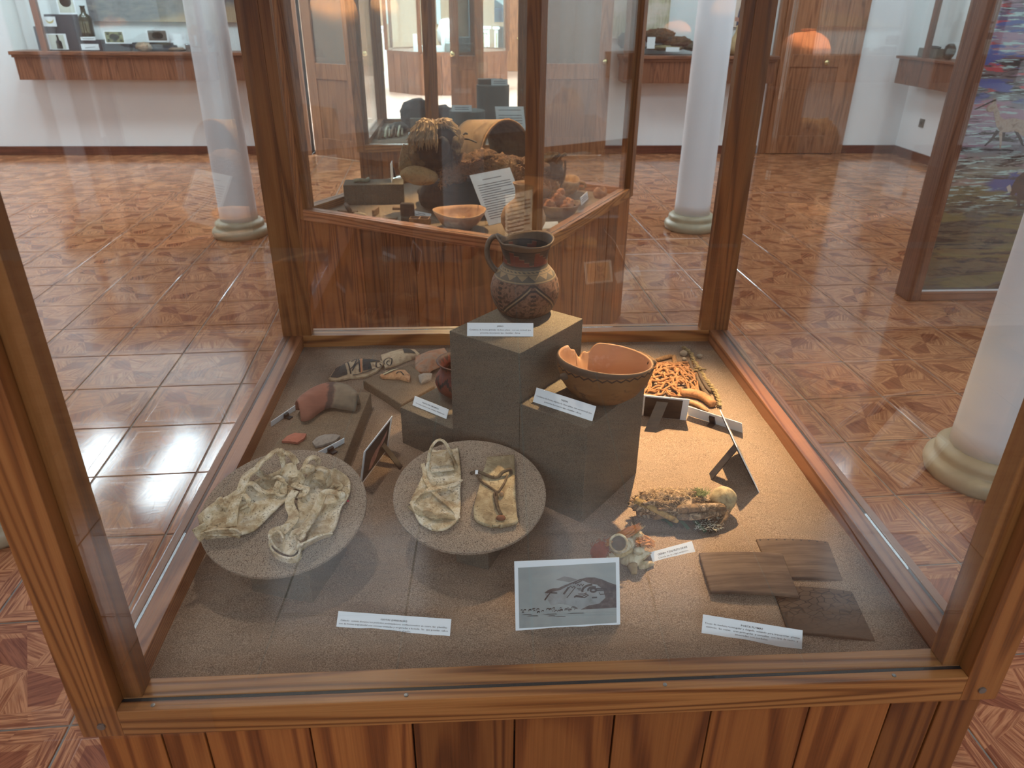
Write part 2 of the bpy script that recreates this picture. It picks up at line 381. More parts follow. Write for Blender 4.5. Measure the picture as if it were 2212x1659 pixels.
# ================================================================== the room
XL, XR, YF, YB = -6.4, 5.03, 8.2, -4.35
DX0, DX1 = -1.93, 1.45              # wide doorway in the far wall
# floor: a grout bed and one object per tile
fl = struct(MB().span(XL, XR, YB-.3, YF+.0, FZ-.05, FZ-.0035).build('floor', M['grout'], org=(0, 0, FZ)))
TS, TA = .3635, math.radians(2.4); e1 = V((math.cos(TA), math.sin(TA), 0)); e2 = V((-math.sin(TA), math.cos(TA), 0)); T0 = V((-1.161, 1.968, FZ))
h = (TS-.006)/2
tm = bpy.data.meshes.new('tile'); tb = MB().box((0, 0, -.005), (2*h, 2*h, .01)); tm.from_pydata(tb.v, [], tb.f); tm.materials.append(M['tile'])
bm = bmesh.new(); bm.from_mesh(tm); bmesh.ops.bevel(bm, geom=[e for e in bm.edges if all(v.co.z > -.001 for v in e.verts)], offset=.002, segments=1, affect='EDGES'); bm.to_mesh(tm); bm.free()
cand = []
for i in range(-16, 20):
    for j in range(-18, 19):
        c = T0+e1*((i+.5)*TS)+e2*((j+.5)*TS)
        if not (XL < c.x < XR and YB < c.y < YF+.13): continue
        if -.62 < c.x < .62 and .1 < c.y < 1.15: continue
        vis = False
        if (c-CAM).dot(_f) > .2:
            x, y = pr(c); vis = -160 < x < 2370 and -80 < y < 1830
        cand.append((not vis, (c-CAM).length, c, i, j))
cand.sort(key=lambda q: (q[0], q[1]))
rest = MB()
for k, (nv, d, c, i, j) in enumerate(cand):
    rz = TA+(PI/2 if (i+j) % 2 else 0)
    if k < 300 and not nv and c.y < YF-.2:
        o = bpy.data.objects.new('tile', tm); COL.objects.link(o); o.location = c-V((0, 0, FZ)); o.rotation_euler = (0, 0, rz); o.parent = fl
    else: rest.box(c+V((0, 0, -.005)), (2*h, 2*h, .01), TA)
def tilefar():
    n = N('wood_look_floor_tile_far', .12); v = n.map(n.co(), (1, 1, 1), rot=(0, 0, -TA)); a = n.noise(n.map(v, (9, 60, 1)), 1, 3); b = n.noise(v, 5, 2)
    n.col(n.mix(n.smooth(n.ma('ADD', n.ma('MULTIPLY', a, .6), n.ma('MULTIPLY', b, .4)), .38, .62), S(186, 130, 92), S(124, 74, 50))); return n.m
rest.build('tile', tilefar(), fl, kind='stuff')
# walls
wt = .18
wf = MB().span(XL, DX0, YF, YF+wt, FZ, CEIL).span(DX1, XR+wt, YF, YF+wt, FZ, CEIL).span(DX0, DX1, YF, YF+wt, 1.55, CEIL)
struct(wf.build('wall_far', M['white'], org=(0, YF, FZ)))
struct(MB().span(XR, XR+wt, YB, YF, FZ, CEIL).build('wall_right', M['white'], org=(XR, 0, FZ)))
struct(MB().span(XL-wt, XL, YB, YF, FZ, CEIL).build('wall_left', M['white'], org=(XL, 0, FZ)))
bw = MB(); xs = [XL, -4.3, -2.9, -1.9, -.5, .5, 1.9, 2.9, 4.3, XR]
for k in range(0, 9, 2): bw.span(xs[k], xs[k+1], YB-.4, YB-.2, FZ, CEIL)
for k in range(1, 9, 2): bw.span(xs[k], xs[k+1], YB-.4, YB-.2, FZ, 1.65); bw.span(xs[k], xs[k+1], YB-.4, YB-.2, 2.6, CEIL)
struct(bw.build('wall_back', M['doorwood'], org=(0, YB, FZ)))
struct(MB().span(XL, XR, YB-.2, YF, CEIL, CEIL+.1).build('ceiling', M['ceil'], org=(0, 0, CEIL)))
def baseboard(name, x0, x1, y0, y1):
    struct(MB().span(x0, x1, y0, y1, FZ, FZ+.095).build(name, M['trimdark'], bev=.004))
baseboard('baseboard_far_left', XL, DX0-.16, YF-.02, YF); baseboard('baseboard_far_middle', 1.47, 3.32, YF-.02, YF)
baseboard('baseboard_far_right', 4.36, XR, YF-.02, YF); baseboard('baseboard_right', XR-.02, XR, YB, YF-.02)
# columns
def column(c, lab):
    t = thing('column', lab, 'column', (c[0], c[1], FZ), 'white columns of the hall')
    MB().lathe([(.137, .12), (.135, .2), (.131, 1.2), (.125, CEIL-FZ)], (c[0], c[1], FZ), 40).build('shaft', M['column'], t, True)
    prof = [(.196, 0), (.2, .012), (.206, .03), (.203, .05), (.19, .064), (.178, .068), (.174, .075), (.178, .09), (.176, .104), (.162, .116), (.14, .122), (.1, .123)]
    MB().lathe(prof, (c[0], c[1], FZ), 40).build('base_moulding', M['stonebase'], t, True)
column((1.807, 1.469), 'white round column on a cream moulded base nearest the right side')
column((1.633, 4.923), 'white round column behind the right rear post, in front of the mummy niche')
column((-1.84, 4.832), 'white round column seen through the left glass of the front case')
column((-1.72, 1.36), 'white column of which only the foot shows at the far left edge')

# ------------------------------------------------------------------ glazed display cases
def case(name, lab, org, rz, W, D, planks, sides=True, lid=True, sandmat_=None, lit=False):
    t = thing(name, lab, 'display case', (org[0], org[1], FZ)); t.rotation_euler = (0, 0, rz); t['_o'] = [0, 0, FZ]
    pw, ld, gp, bd = .055, .033, .0055, .0165
    wr = ld+gp+bd                                             # width of a rail
    def rail(x0, x1, ax, out):                                # out: outer coordinate, going inward is sgn
        pass
    def strip(a0, a1, o0, o1, z0, z1, side):
        if side == 'f': return (a0, a1, o0, o1, z0, z1)
        if side == 'b': return (a0, a1, D-o1, D-o0, z0, z1)
        if side == 'l': return (o0, o1, a0, a1, z0, z1)
        return (W-o1, W-o0, a0, a1, z0, z1)
    for sd in 'fblr':
        L = W if sd in 'fb' else D; m = M['rail_x'] if sd in 'fb' else M['rail_y']
        e = pw if sd in 'fb' else pw
        b = MB().span(*strip(e, L-e, 0, bd, -.048, 0, sd)).span(*strip(e, L-e, bd, bd+gp, -.048, -.006, sd)).span(*strip(e, L-e, bd+gp, wr, -.1, 0, sd))
        b.build('rail', m, t, bev=.0012)
        MB().span(*strip(e, L-e, bd, bd+gp, -.006, -.001, sd)).build('seal', M['seal'], t)
        MB().span(*strip(pw*.6, L-pw*.6, bd+.0005, bd+gp-.0005, -.0009, CASE_TOP, sd)).build('glass_pane', M['glass'], t)
        if lid: MB().span(*strip(0, L, 0, wr, CASE_TOP-.045, CASE_TOP, sd)).build('header_rail', m, t, bev=.002)
    for px_, py_ in ((0, 0), (1, 0), (0, 1), (1, 1)):
        x0 = W-pw if px_ else 0; y0 = D-pw if py_ else 0
        MB().span(x0, x0+pw, y0, y0+pw, -.048, CASE_TOP).build('post', M['post'], t, bev=.0015)
        sx = x0-.026 if px_ else x0+pw; sy = D-wr if py_ else bd+gp
        MB().span(sx, sx+.026, sy, sy+ld-.002, 0, CASE_TOP-.05).build('glass_stop', M['post'], t, bev=.001)
    if lid:
        MB().span(-.01, W+.01, -.01, D+.01, CASE_TOP, CASE_TOP+.03).build('lid', M['redwood_x'], t, bev=.003)
    i = .011
    MB().span(i+.013, W-i-.013, i+.013, D-i-.013, FZ-FZ+FZ, -.101).build('base_core', M['seal'], t)
    def run(L, ws):
        x = i; k = 0; out = []
        while x < L-i-.003:
            wd = ws[k % len(ws)]; x1 = min(x+wd, L-i)
            if L-i-x1 < .03: x1 = L-i
            out.append((x, x1)); x = x1; k += 1
        return out
    for sd in 'fblr':
        L = W if sd in 'fb' else D
        for a, b_ in run(L, planks):
            jut = random.uniform(-.0012, .0012)
            MB().span(*strip(a+.0011, b_-.0011, i+jut, i+.012+jut, FZ, -.0485, sd)).build('plank', M['plank'], t, bev=.0015)
    return t
front = case('display_case', 'large wooden glass display case of sandals and pottery nearest the camera', (-.645, -.051), 0, 1.29, 1.313, [.086, .059, .145, .144, .145, .144, .141, .146, .122, .074, .06])
F0 = P(1158, 530, 0); RA = math.radians(60.0)
rear = case('display_case', 'wooden glass display case of mummy remains turned cornerwise behind the front case', (F0.x, F0.y), RA, 1.2, 1.24, [.142, .15, .138])
third = case('display_case', 'third wooden glass display case with pedestals standing before the doorway', (-.86, 4.42), 0, 1.24, 1.33, [.15, .14])
# clear tape wrapped round the glass edges of the front case
tp = MB().span(-.05, .18, -.004, -.0015, -.047, .012).span(.056, .33, .006, .0075, -.001, .009)
tp.build('tape', M['tape'], front)
MB().span(-.003, -.0015, .0, .08, -.048, .03).span(.0085, .0105, .05, 1.25, -.003, .011).build('tape', M['tape'], front)
for sx in (.03, 1.262):
    MB().tube([(sx, -.0025, -.026), (sx, .003, -.026)], .0055, 10).build('screw', M['screw'], front)
for sx in (.10, .44, .80, 1.13):
    MB().lathe([(.003, 0), (.003, .0008), (.0015, .0012)], (sx, .0085, 0), 10).build('screw', M['screw'], front)
# sand beds
def sandz(x, y):
    return SZ+.0035*noise.noise(V((x*4, y*4, 0)))+.0016*noise.noise(V((x*14, y*14, 3)))+.0007*noise.noise(V((x*40, y*40, 7)))
tag(MB().grid(lambda u, v: V((lerp(-.592, .592, u), lerp(.002, 1.21, v), sandz(lerp(-.592, .592, u), lerp(.002, 1.21, v)))), 170, 170).build('sand_bed', M['sand'], smooth=True, org=(0, .6, SZ)),
    'grey brown sand covering the floor of the front case', 'sand', kind='stuff')
def localbed(t, W, D, lab):
    Mx = Matrix.Rotation(t.rotation_euler.z, 3, 'Z'); o = V((t.location.x, t.location.y, 0))
    def fn(u, v):
        q = o+Mx@V((lerp(.053, W-.053, u), lerp(.053, D-.053, v), 0)); return V((q.x, q.y, SZ+.004*noise.noise(q*5)))
    tag(MB().grid(fn, 50, 50).build('sand_bed', M['sand'], smooth=True), lab, 'sand', kind='stuff')
localbed(rear, 1.2, 1.24, 'pale sand covering the floor of the rear case under the bowls')
localbed(third, 1.24, 1.33, 'grey sand covering the floor of the third case under the pedestals')

# ================================================================== contents of the front case
# ---- the three speckled plinths, one flush front plane
EX = V((.763, -.647, 0)).normalized(); ED = V((.647, .763, 0)).normalized()
A0 = V((-.267, .674, 0))
ZPL, ZT, ZR = .056, .279, .1755
def plinth(a, b, d, z, lab, extra=0):
    o = A0+EX*a; q = [o, o+EX*(b-a), o+EX*(b-a)+ED*d, o+ED*d]
    zb = SZ-.02
    return tag(MB().hexa([V((p.x, p.y, zb)) for p in q], [V((p.x, p.y, z)) for p in q]).build('plinth', M['plinth'], bev=.0012), lab, 'plinth', 'speckled plinths of the front case')
plinth(0, .1525, .20, ZPL, 'low speckled plinth under the small dark red pot')
plinth(.1535, .325, .214, ZT, 'tallest speckled plinth, carrying the painted jug')
plinth(.326, .476, .216, ZR, 'middle height speckled plinth under the broken orange bowl')
# ---- sand-coated blocks
def blockpoly(pts, z, lab, drop=.02, m='sandstone'):
    q = [V((p.x, p.y, 0)) for p in pts]
    return tag(MB().hexa([V((p.x, p.y, SZ-drop)) for p in q], [V((p.x, p.y, z)) for p in q]).build('sand_block', M[m], bev=.003), lab, 'block', 'sand covered blocks')
bb = P(807, 881); ZS = height(0, 846, bb)
q = [P(579, 980, ZS), P(728, 1030, ZS), P(801, 846, ZS), P(673, 850, ZS)]
blockpoly(q, ZS, 'long sand covered block at left carrying the thick curved handle sherd')
bb = P(784.5, 839); ZB = height(0, 820, bb)
q = [P(783, 820, ZB), P(867, 874, ZB), P(940, 834, ZB)+V((0, .004, 0)), P(886, 786, ZB)]
blockpoly(q, ZB, 'low sand covered block under the small striped sherd behind the plinths')
# ---- round discs tilted towards the visitor
def disc_table(cx_, cy_, r, tilt, h_, base, lab):
    t = thing('disc_stand', lab, 'stand', (cx_, cy_, SZ), 'round stands')
    b = MB(); n = 56; c = V((cx_, cy_, h_)); R = Matrix.Rotation(tilt, 3, 'X'); prof = [(r-.002, -.008), (r, -.006), (r, -.001), (r-.0015, 0)]
    vs = [c+R@V((q*math.cos(2*PI*k/n), q*math.sin(2*PI*k/n), z)) for q, z in prof for k in range(n)]
    b.add(vs, [(j*n+k, j*n+(k+1) % n, (j+1)*n+(k+1) % n, (j+1)*n+k) for j in range(3) for k in range(n)]+[tuple(range(n-1, -1, -1)), tuple(range(3*n, 4*n))])
    b.build('disc', M['disc'], t)
    nz = R@V((0, 0, 1))
    def topz(p): return h_-((p.x-cx_)*nz.x+(p.y-cy_)*nz.y)/nz.z-.0085
    MB().hexa([V((p.x, p.y, SZ-.01)) for p in base], [V((p.x, p.y, topz(p))) for p in base]).build('pedestal', M['plinth'], t, bev=.002)
    return c, nz
b0, b1, b2 = P(541, 1284), P(676, 1302), P(713, 1245); dpt = b2-b1
b1 = lerp(b1, b0, 0); bs = [b0+dpt*.1, b1, b1+dpt*2.1, b0+dpt*2.2]
LC, LN = disc_table(-.439, .311, .142, .235, .06, bs, 'round speckled stand on the left under two curled hide sandals with long straps')
b0, b1, b2 = P(985, 1214), P(1055, 1231), P(1075, 1203); dpt = (b2-b1).normalized()*.1
MC, MN = disc_table(-.115, .345, .138, .195, .06, [b0, b1, b1+dpt, b0+dpt], 'round speckled stand in the middle under two flat sandals')
LP = lambda x, y, dz=0: PP(x, y, LC, LN, dz)
MP = lambda x, y, dz=0: PP(x, y, MC, MN, dz)

# ---- sandals
def loft(L, R, zl, zr, sag, nx=8, ext=6):
    Ls, Rs = spline(L, ext), spline(R, ext); n = min(len(Ls), len(Rs)); b = MB()
    def res(A, i): 
        t = i/(n-1)*(len(A)-1); k = min(int(t), len(A)-2); return lerp(A[k], A[k+1], t-k)
    def fn(u, v):
        i = v*(n-1); a, c = res(Ls, i), res(Rs, i); p = lerp(a, c, u)
        e = abs(2*u-1); p = p+V((0, 0, (zl(v) if u < .5 else zr(v))*e**3-sag*(1-e*e)))
        return p+V((0, 0, .0012*noise.noise(p*60)))
    return b.grid(fn, nx*2, n-1)
T3 = .0034
def px_(pl, pts, dz=.004): return [pl(x, y, (dz[i] if hasattr(dz, '__len__') else dz)) for i, (x, y) in enumerate(pts)]
# curled sandal lying towards the rail
s = thing('sandal', 'curled hide sandal nearer the left rail with toe pointing at the rail', 'sandal', LP(530, 1110, 0), 'hide sandals on the round stands')
L = px_(LP, [(432, 1133), (446, 1116), (468, 1096), (496, 1080), (524, 1060), (560, 1042), (600, 1024), (622, 1008), (640, 1006)], .006)
R = px_(LP, [(442, 1164), (478, 1163), (520, 1160), (545, 1150), (563, 1134), (588, 1110), (606, 1092), (628, 1072), (650, 1040)], .006)
loft(L, R, lambda v: .012*(1-v)**2+.006, lambda v: .010*max(0, 1-2.2*v), .002).build('sole', M['rawhide'], s, True, solid=T3)
fl_ = MB(); fl_.ribbon(px_(LP, [(428, 1137), (434, 1150), (441, 1162)], [.028, .018, .008]), .022, .003)
fl_.ribbon(px_(LP, [(441, 1160), (462, 1154), (486, 1152), (506, 1152), (519, 1159)], [.008, .011, .012, .010, .006]), .026, .003, side=(.2, -.3, .9)); fl_.build('toe_flap', M['rawhide'], s)
b = MB()
for pts, wd, dz in (([(500, 1138), (502, 1115), (507, 1090), (521, 1059), (533, 1028), (553, 1014)], (.018, .016), [.006, .012, .018, .026, .034, .036]),
                    ([(553, 1014), (563, 1000), (578, 988), (592, 976), (604, 971)], (.012, .010), [.036, .042, .046, .05, .05]),
                    ([(604, 971), (609, 985), (611, 1004), (606, 1024)], .010, [.05, .044, .03, .012]),
                    ([(610, 978), (624, 980), (634, 990), (641, 1002)], (.013, .011), [.048, .046, .038, .03]),
                    ([(521, 1062), (530, 1047), (546, 1045), (560, 1057), (574, 1063), (600, 1061)], .010, [.026, .03, .028, .018, .012, .012]),
                    ([(523, 1065), (536, 1079), (534, 1090), (519, 1098)], .008, [.024, .02, .014, .008]),
                    ([(553, 1016), (568, 1028), (583, 1033)], (.015, .012), [.034, .024, .016]),
                    ([(586, 1036), (600, 1030), (612, 1040), (620, 1046)], .008, [.014, .022, .022, .014]),
                    ([(604, 1040), (598, 1055), (603, 1066), (613, 1066), (611, 1042)], .012, [.022, .016, .01, .01, .02]),
                    ([(462, 1099), (470, 1083), (474, 1078), (480, 1090), (490, 1094)], .010, [.01, .02, .024, .016, .01])):
    MB().ribbon(px_(LP, pts, dz), wd, .0024).build('strap', M['rawhide'], s)
MB().ball(LP(607, 978, .047), (.008, .007, .009), 12, 8, .3, 3).build('knot', M['rawhide'], s, True)
# curled sandal with the open toe
s = thing('sandal', 'curled hide sandal with rolled open toe facing the camera on left stand', 'sandal', LP(680, 1110, 0), 'hide sandals on the round stands')
L = px_(LP, [(700, 1012), (676, 1020), (655, 1046), (646, 1072), (643, 1094), (645, 1110), (636, 1132), (612, 1148), (588, 1164), (586, 1188)], .006)
R = px_(LP, [(722, 1014), (752, 1034), (757, 1060), (748, 1085), (738, 1098), (730, 1128), (718, 1155), (692, 1172), (664, 1192), (648, 1204)], .006)
loft(L, R, lambda v: .004+.022*max(0, v-.6)/.4, lambda v: .003+.024*max(0, v-.62)/.38, .002).build('sole', M['rawhide'], s, True, solid=T3)
b = MB(); b.ribbon(px_(LP, [(588, 1160), (584, 1180), (592, 1196), (612, 1208), (634, 1210), (648, 1198), (645, 1172)], [.016, .010, .007, .006, .006, .010, .018]), .014, .003, side=(0, -.2, 1))
b.build('toe_rim', M['rawhide'], s)
MB().ribbon(px_(LP, [(716, 1155), (694, 1160), (668, 1172), (648, 1184)], [.006, .013, .016, .016]), (.012, .03), .003, side=(.15, -.5, .75)).build('rolled_side', M['rawhide'], s)
MB().ribbon(px_(LP, [(584, 1176), (588, 1160), (602, 1154), (610, 1168)], [.010, .02, .024, .02]), .018, .003, side=(.3, -.3, .8)).build('rolled_side', M['rawhide'], s)
for pts, wd, dz in (([(638, 1060), (628, 1076), (626, 1092), (634, 1112), (630, 1128), (608, 1150)], (.014, .02), [.02, .018, .016, .014, .014, .012]),
                    ([(646, 1152), (660, 1138), (674, 1118), (684, 1100), (695, 1075), (703, 1063), (722, 1064), (736, 1070), (738, 1082)], (.018, .011), [.016, .016, .016, .018, .024, .028, .026, .018, .008]),
                    ([(655, 1014), (664, 994), (676, 988), (686, 992), (686, 1002)], .011, [.028, .042, .044, .04, .032]),
                    ([(650, 1014), (664, 1008), (684, 1010), (704, 1017), (708, 1034), (714, 1050)], .012, [.026, .032, .032, .028, .018, .01]),
                    ([(650, 1016), (651, 1034), (656, 1044)], .012, [.026, .016, .01]), ([(686, 1012), (674, 1026), (664, 1042), (660, 1056)], .009, [.03, .02, .014, .012]),
                    ([(632, 1046), (648, 1052), (662, 1056), (656, 1068), (644, 1071)], .012, [.014, .016, .018, .016, .012]),
                    ([(716, 1050), (724, 1044), (733, 1052), (722, 1058)], .014, [.014, .02, .016, .014]),
                    ([(628, 1154), (640, 1148), (652, 1154), (644, 1164)], .014, [.018, .024, .022, .02])):
    MB().ribbon(px_(LP, pts, dz), wd, .0024).build('strap', M['rawhide'], s)
MB().ball(LP(666, 1014, .034), (.013, .010, .009), 12, 8, .3, 3).build('knot', M['rawhide'], s, True)
MB().ball(LP(736, 1070, .016), (.010, .007, .008), 12, 8, .3, 3).build('knot', M['rawhide'], s, True)
# flat sandal with crossed straps
s = thing('sandal', 'pale yellowish flat sandal with crossed straps and a standing heel loop', 'sandal', MP(945, 1060, 0), 'hide sandals on the round stands')
L = px_(MP, [(934, 975), (924, 1002), (920, 1018), (911, 1035), (900, 1059), (887, 1088), (896, 1113), (907, 1131), (930, 1143)], .005)
R = px_(MP, [(990, 970), (994, 1006), (996, 1035), (994, 1063), (995, 1085), (994, 1106), (988, 1127), (966, 1144), (946, 1147)], .005)
loft(L, R, lambda v: .003, lambda v: .003, .001).build('sole', M['rawhide'], s, True, solid=.0045)
def quad(pl, c4, dz, m, name, th=.003, n=6):
    p = [pl(x, y, d) for (x, y), d in zip(c4, dz)]
    MB().grid(lambda u, v: lerp(lerp(p[0], p[1], u), lerp(p[3], p[2], u), v)+V((0, 0, .002*noise.noise(V((u*3, v*3, p[0].x*50))))), n, n).build(name, m, s, True, solid=th)
quad(MP, [(932, 980), (976, 974), (980, 1014), (931, 1019)], [.009, .009, .010, .010], M['rawhide'], 'heel_pad')
for pts, wd, dz in (([(922, 1016), (925, 995), (929, 974), (938, 957), (950, 950), (962, 957), (973, 978), (982, 996), (988, 1010)], .0055, [.008, .024, .038, .05, .054, .05, .036, .02, .008]),
                    ([(996, 1036), (986, 1044), (974, 1049), (952, 1054), (933, 1057), (912, 1062), (898, 1075), (888, 1090)], .0085, [.007, .012, .014, .014, .014, .014, .012, .006]),
                    ([(913, 1002), (917, 1020), (919, 1036), (929, 1054), (944, 1070), (958, 1082), (974, 1095), (984, 1106), (990, 1120)], .0075, [.007, .011, .012, .012, .012, .011, .010, .010, .006]),
                    ([(932, 1018), (950, 1016), (966, 1014), (980, 1012)], .008, [.012, .013, .013, .012])):
    MB().ribbon(px_(MP, pts, dz), wd, .0022).build('strap', M['rawhide'], s)
MB().ribbon(px_(MP, [(886, 1092), (905, 1108), (922, 1110), (938, 1118), (956, 1116), (974, 1118), (990, 1120)], [.008, .008, .009, .010, .010, .009, .006]), .012, .003).build('toe_fold', M['rawhide_grey'], s)
# plain trapezoid sandal with dark cord
s = thing('sandal', 'greyer plain trapezoid sandal with thin dark toe cord and no side straps', 'sandal', MP(1070, 1070, 0), 'hide sandals on the round stands')
L = px_(MP, [(1052, 990), (1048, 1008), (1041, 1030), (1034, 1056), (1026, 1086), (1023, 1104), (1028, 1126), (1062, 1138)], .006)
R = px_(MP, [(1111, 984), (1112, 1010), (1113, 1040), (1114, 1070), (1115, 1096), (1117, 1118), (1116, 1131), (1080, 1139)], .006)
loft(L, R, lambda v: .001, lambda v: .001, 0).build('sole', M['rawhide_grey'], s, True, solid=.006)
for pts, rr, dz in (([(1017, 1023), (1030, 1018), (1046, 1024), (1062, 1030), (1076, 1030), (1086, 1020), (1102, 1014), (1104, 1024)], .0032, [.014, .014, .014, .013, .012, .016, .018, .010]),
                    ([(1030, 1027), (1040, 1040), (1056, 1051), (1072, 1063), (1073, 1080), (1076, 1096), (1082, 1116)], .0022, [.013, .012, .011, .011, .011, .011, .010]),
                    ([(1096, 1026), (1090, 1042), (1078, 1060), (1069, 1064), (1068, 1074), (1074, 1076)], .0022, [.013, .012, .012, .012, .012, .011]),
                    ([(1070, 1074), (1074, 1095), (1083, 1112)], .003, [.012, .012, .010])):
    MB().tube(spline(px_(MP, pts, dz), 4), rr, 7).build('cord', M['cordleather'], s, True)
MB().ball(MP(1082, 1119, .010), (.0085, .006, .005), 12, 8, .25).build('end_knot', plain('red_brown_knot', S(128, 84, 62), .8), s, True)
MB().ball(MP(1084, 1067, .013), (.0045, .0045, .0055), 10, 8).build('toggle', plain('toggle_bone', S(156, 124, 92), .7), s, True)
MB().ribbon(px_(MP, [(1030, 1016), (1029, 1024)], .0175), .005, .0012).build('thread', M['paper'], s)

# ---- painted jug
def jugmat():
    n = N('painted_jug_clay', .62); v = n.co(); X, Y, Z = n.sep(v); an = n.ma('ARCTAN2', Y, X); z = n.ma('DIVIDE', Z, .152)
    nz = n.noise(v, 30, 4); nz2 = n.noise(v, 140, 3)
    body = n.mix(nz, S(86, 62, 48), S(122, 92, 74)); body = n.mix(n.smooth(nz2, .48, .62), body, S(66, 48, 38))
    red, blk, crm = S(100, 54, 42), S(46, 41, 38), S(122, 104, 80)
    # small scroll pattern on the belly
    cell = n.vor(n.comb(n.ma('MULTIPLY', an, 7.0), n.ma('MULTIPLY', z, 22.0), 0.0), 1.6)
    bp = n.mix(n.ma('MULTIPLY', n.smooth(n.ma('ABSOLUTE', n.ma('SUBTRACT', cell, .32)), .07, .03), .75), body, S(72, 52, 44))
    # big chevrons
    ph = n.ma('PINGPONG', n.ma('ADD', an, 7.0-1.4), 1.05); d = n.ma('SUBTRACT', z, n.ma('SUBTRACT', .50, n.ma('MULTIPLY', ph, .40)))
    ln = n.ma('ABSOLUTE', d); bp = n.mix(n.smooth(ln, .05, .042), bp, blk); bp = n.mix(n.smooth(ln, .016, .010), bp, crm)
    # vertical scroll bands
    vb = n.ma('ABSOLUTE', n.ma('SUBTRACT', n.ma('MODULO', n.ma('ADD', an, 7.0-.875), 1.05), .525)); inside = n.smooth(vb, .085, .078)
    vz = n.ma('PINGPONG', n.ma('MULTIPLY', z, 16.0), 1.0); bp = n.mix(inside, bp, n.mix(n.ma('GREATER_THAN', n.ma('ABSOLUTE', n.ma('SUBTRACT', vz, .5)), .26), body, blk))
    # shoulder: green-black with triangles
    tri = n.ma('PINGPONG', n.ma('MULTIPLY', an, 4.6), 1.0); tz = n.ma('DIVIDE', n.ma('SUBTRACT', z, .555), .055)
    sh = n.mix(n.ma('GREATER_THAN', n.ma('MULTIPLY', tz, .9), tri), S(78, 74, 66), n.mix(n.smooth(tz, 1.2, 1.0), S(78, 74, 66), crm))
    for zz, hw in ((.535, .006), (.63, .006), (.66, .004)): sh = n.mix(n.smooth(n.ma('ABSOLUTE', n.ma('SUBTRACT', z, zz)), hw+.004, hw), sh, crm)
    dash = n.ma('GREATER_THAN', n.ma('FRACT', n.ma('ADD', n.ma('MULTIPLY', an, 5.4), n.ma('MULTIPLY', z, 30.0))), .55)
    sh = n.mix(n.ma('MULTIPLY', dash, n.smooth(n.ma('ABSOLUTE', n.ma('SUBTRACT', z, .645)), .014, .010)), sh, crm)
    # neck: black with red stepped figures
    st = n.ma('FRACT', n.ma('MULTIPLY', n.ma('ADD', an, 7.0-.2), .90)); stp = n.ma('SUBTRACT', .90, n.ma('MULTIPLY', n.ma('FLOOR', n.ma('MULTIPLY', st, 5.0)), .042))
    instep = n.ma('MULTIPLY', n.ma('LESS_THAN', z, stp), n.ma('GREATER_THAN', z, .715)); edge = n.smooth(n.ma('ABSOLUTE', n.ma('SUBTRACT', z, stp)), .008, .003)
    nk = n.mix(instep, n.mix(nz, S(52, 46, 42), S(72, 64, 56)), n.mix(nz, red, S(96, 52, 42))); nk = n.mix(n.ma('MULTIPLY', edge, n.ma('MULTIPLY', n.ma('LESS_THAN', z, .9), .6)), nk, crm)
    nk = n.mix(n.smooth(z, .915, .93), nk, S(96, 78, 62)); nk = n.mix(n.smooth(n.ma('ABSOLUTE', n.ma('SUBTRACT', z, .915)), .006, .003), nk, blk)
    c = n.mix(n.ma('GREATER_THAN', z, .52), bp, sh); c = n.mix(n.ma('GREATER_THAN', z, .695), c, nk)
    c = n.mix(n.ma('MULTIPLY', n.smooth(n.noise(v, 12, 3), .55, .7), .35), c, S(60, 46, 38))
    n.col(c); n.bump(n.ma('ADD', nz, nz2), .25, .002); return n.m
JB = P(1133, 672, ZT)
prof = [(.03, .0005), (.046, .001), (.056, .008), (.064, .022), (.0695, .04), (.0705, .054), (.067, .07), (.060, .084), (.052, .094), (.0465, .100), (.0445, .106), (.0445, .116), (.0465, .128), (.0505, .141), (.0555, .150), (.0570, .1535), (.0550, .1555), (.0520, .152), (.0470, .138), (.0425, .12), (.0415, .108), (.048, .095), (.060, .07), (.062, .05), (.05, .015), (.0, .008)]
def jf(x, y, z, a, j):
    k = max(0, (z-.13)/.025); d = abs((a-3.0+PI) % (2*PI)-PI); wv = math.exp(-(d/.42)**2)*k
    return x*(1+.06*wv), y*(1+.06*wv), z+.004*k*math.sin(a*2+.6)+.006*wv-.006*k*math.exp(-((d-.75)/.3)**2)
jug = thing('jug', 'dark painted globular clay jug with one handle on the tallest plinth', 'jug', JB)
MB().lathe(prof, JB, 72, fn=jf).build('body', jugmat(), jug, True)
ha = 2.98; dr = V((math.cos(ha), math.sin(ha), 0))
hp = [JB+dr*r+V((0, 0, z)) for r, z in ((.050, .152), (.060, .156), (.070, .150), (.0765, .136), (.0775, .120), (.0735, .104), (.064, .090), (.056, .084))]
MB().tube(spline(hp, 5), [.0085]*36, 12, sy=.62).build('handle', mott('jug_handle_clay', [S(70, 58, 48), S(104, 86, 70), S(84, 66, 54)], 30, .6, .3), jug, True)

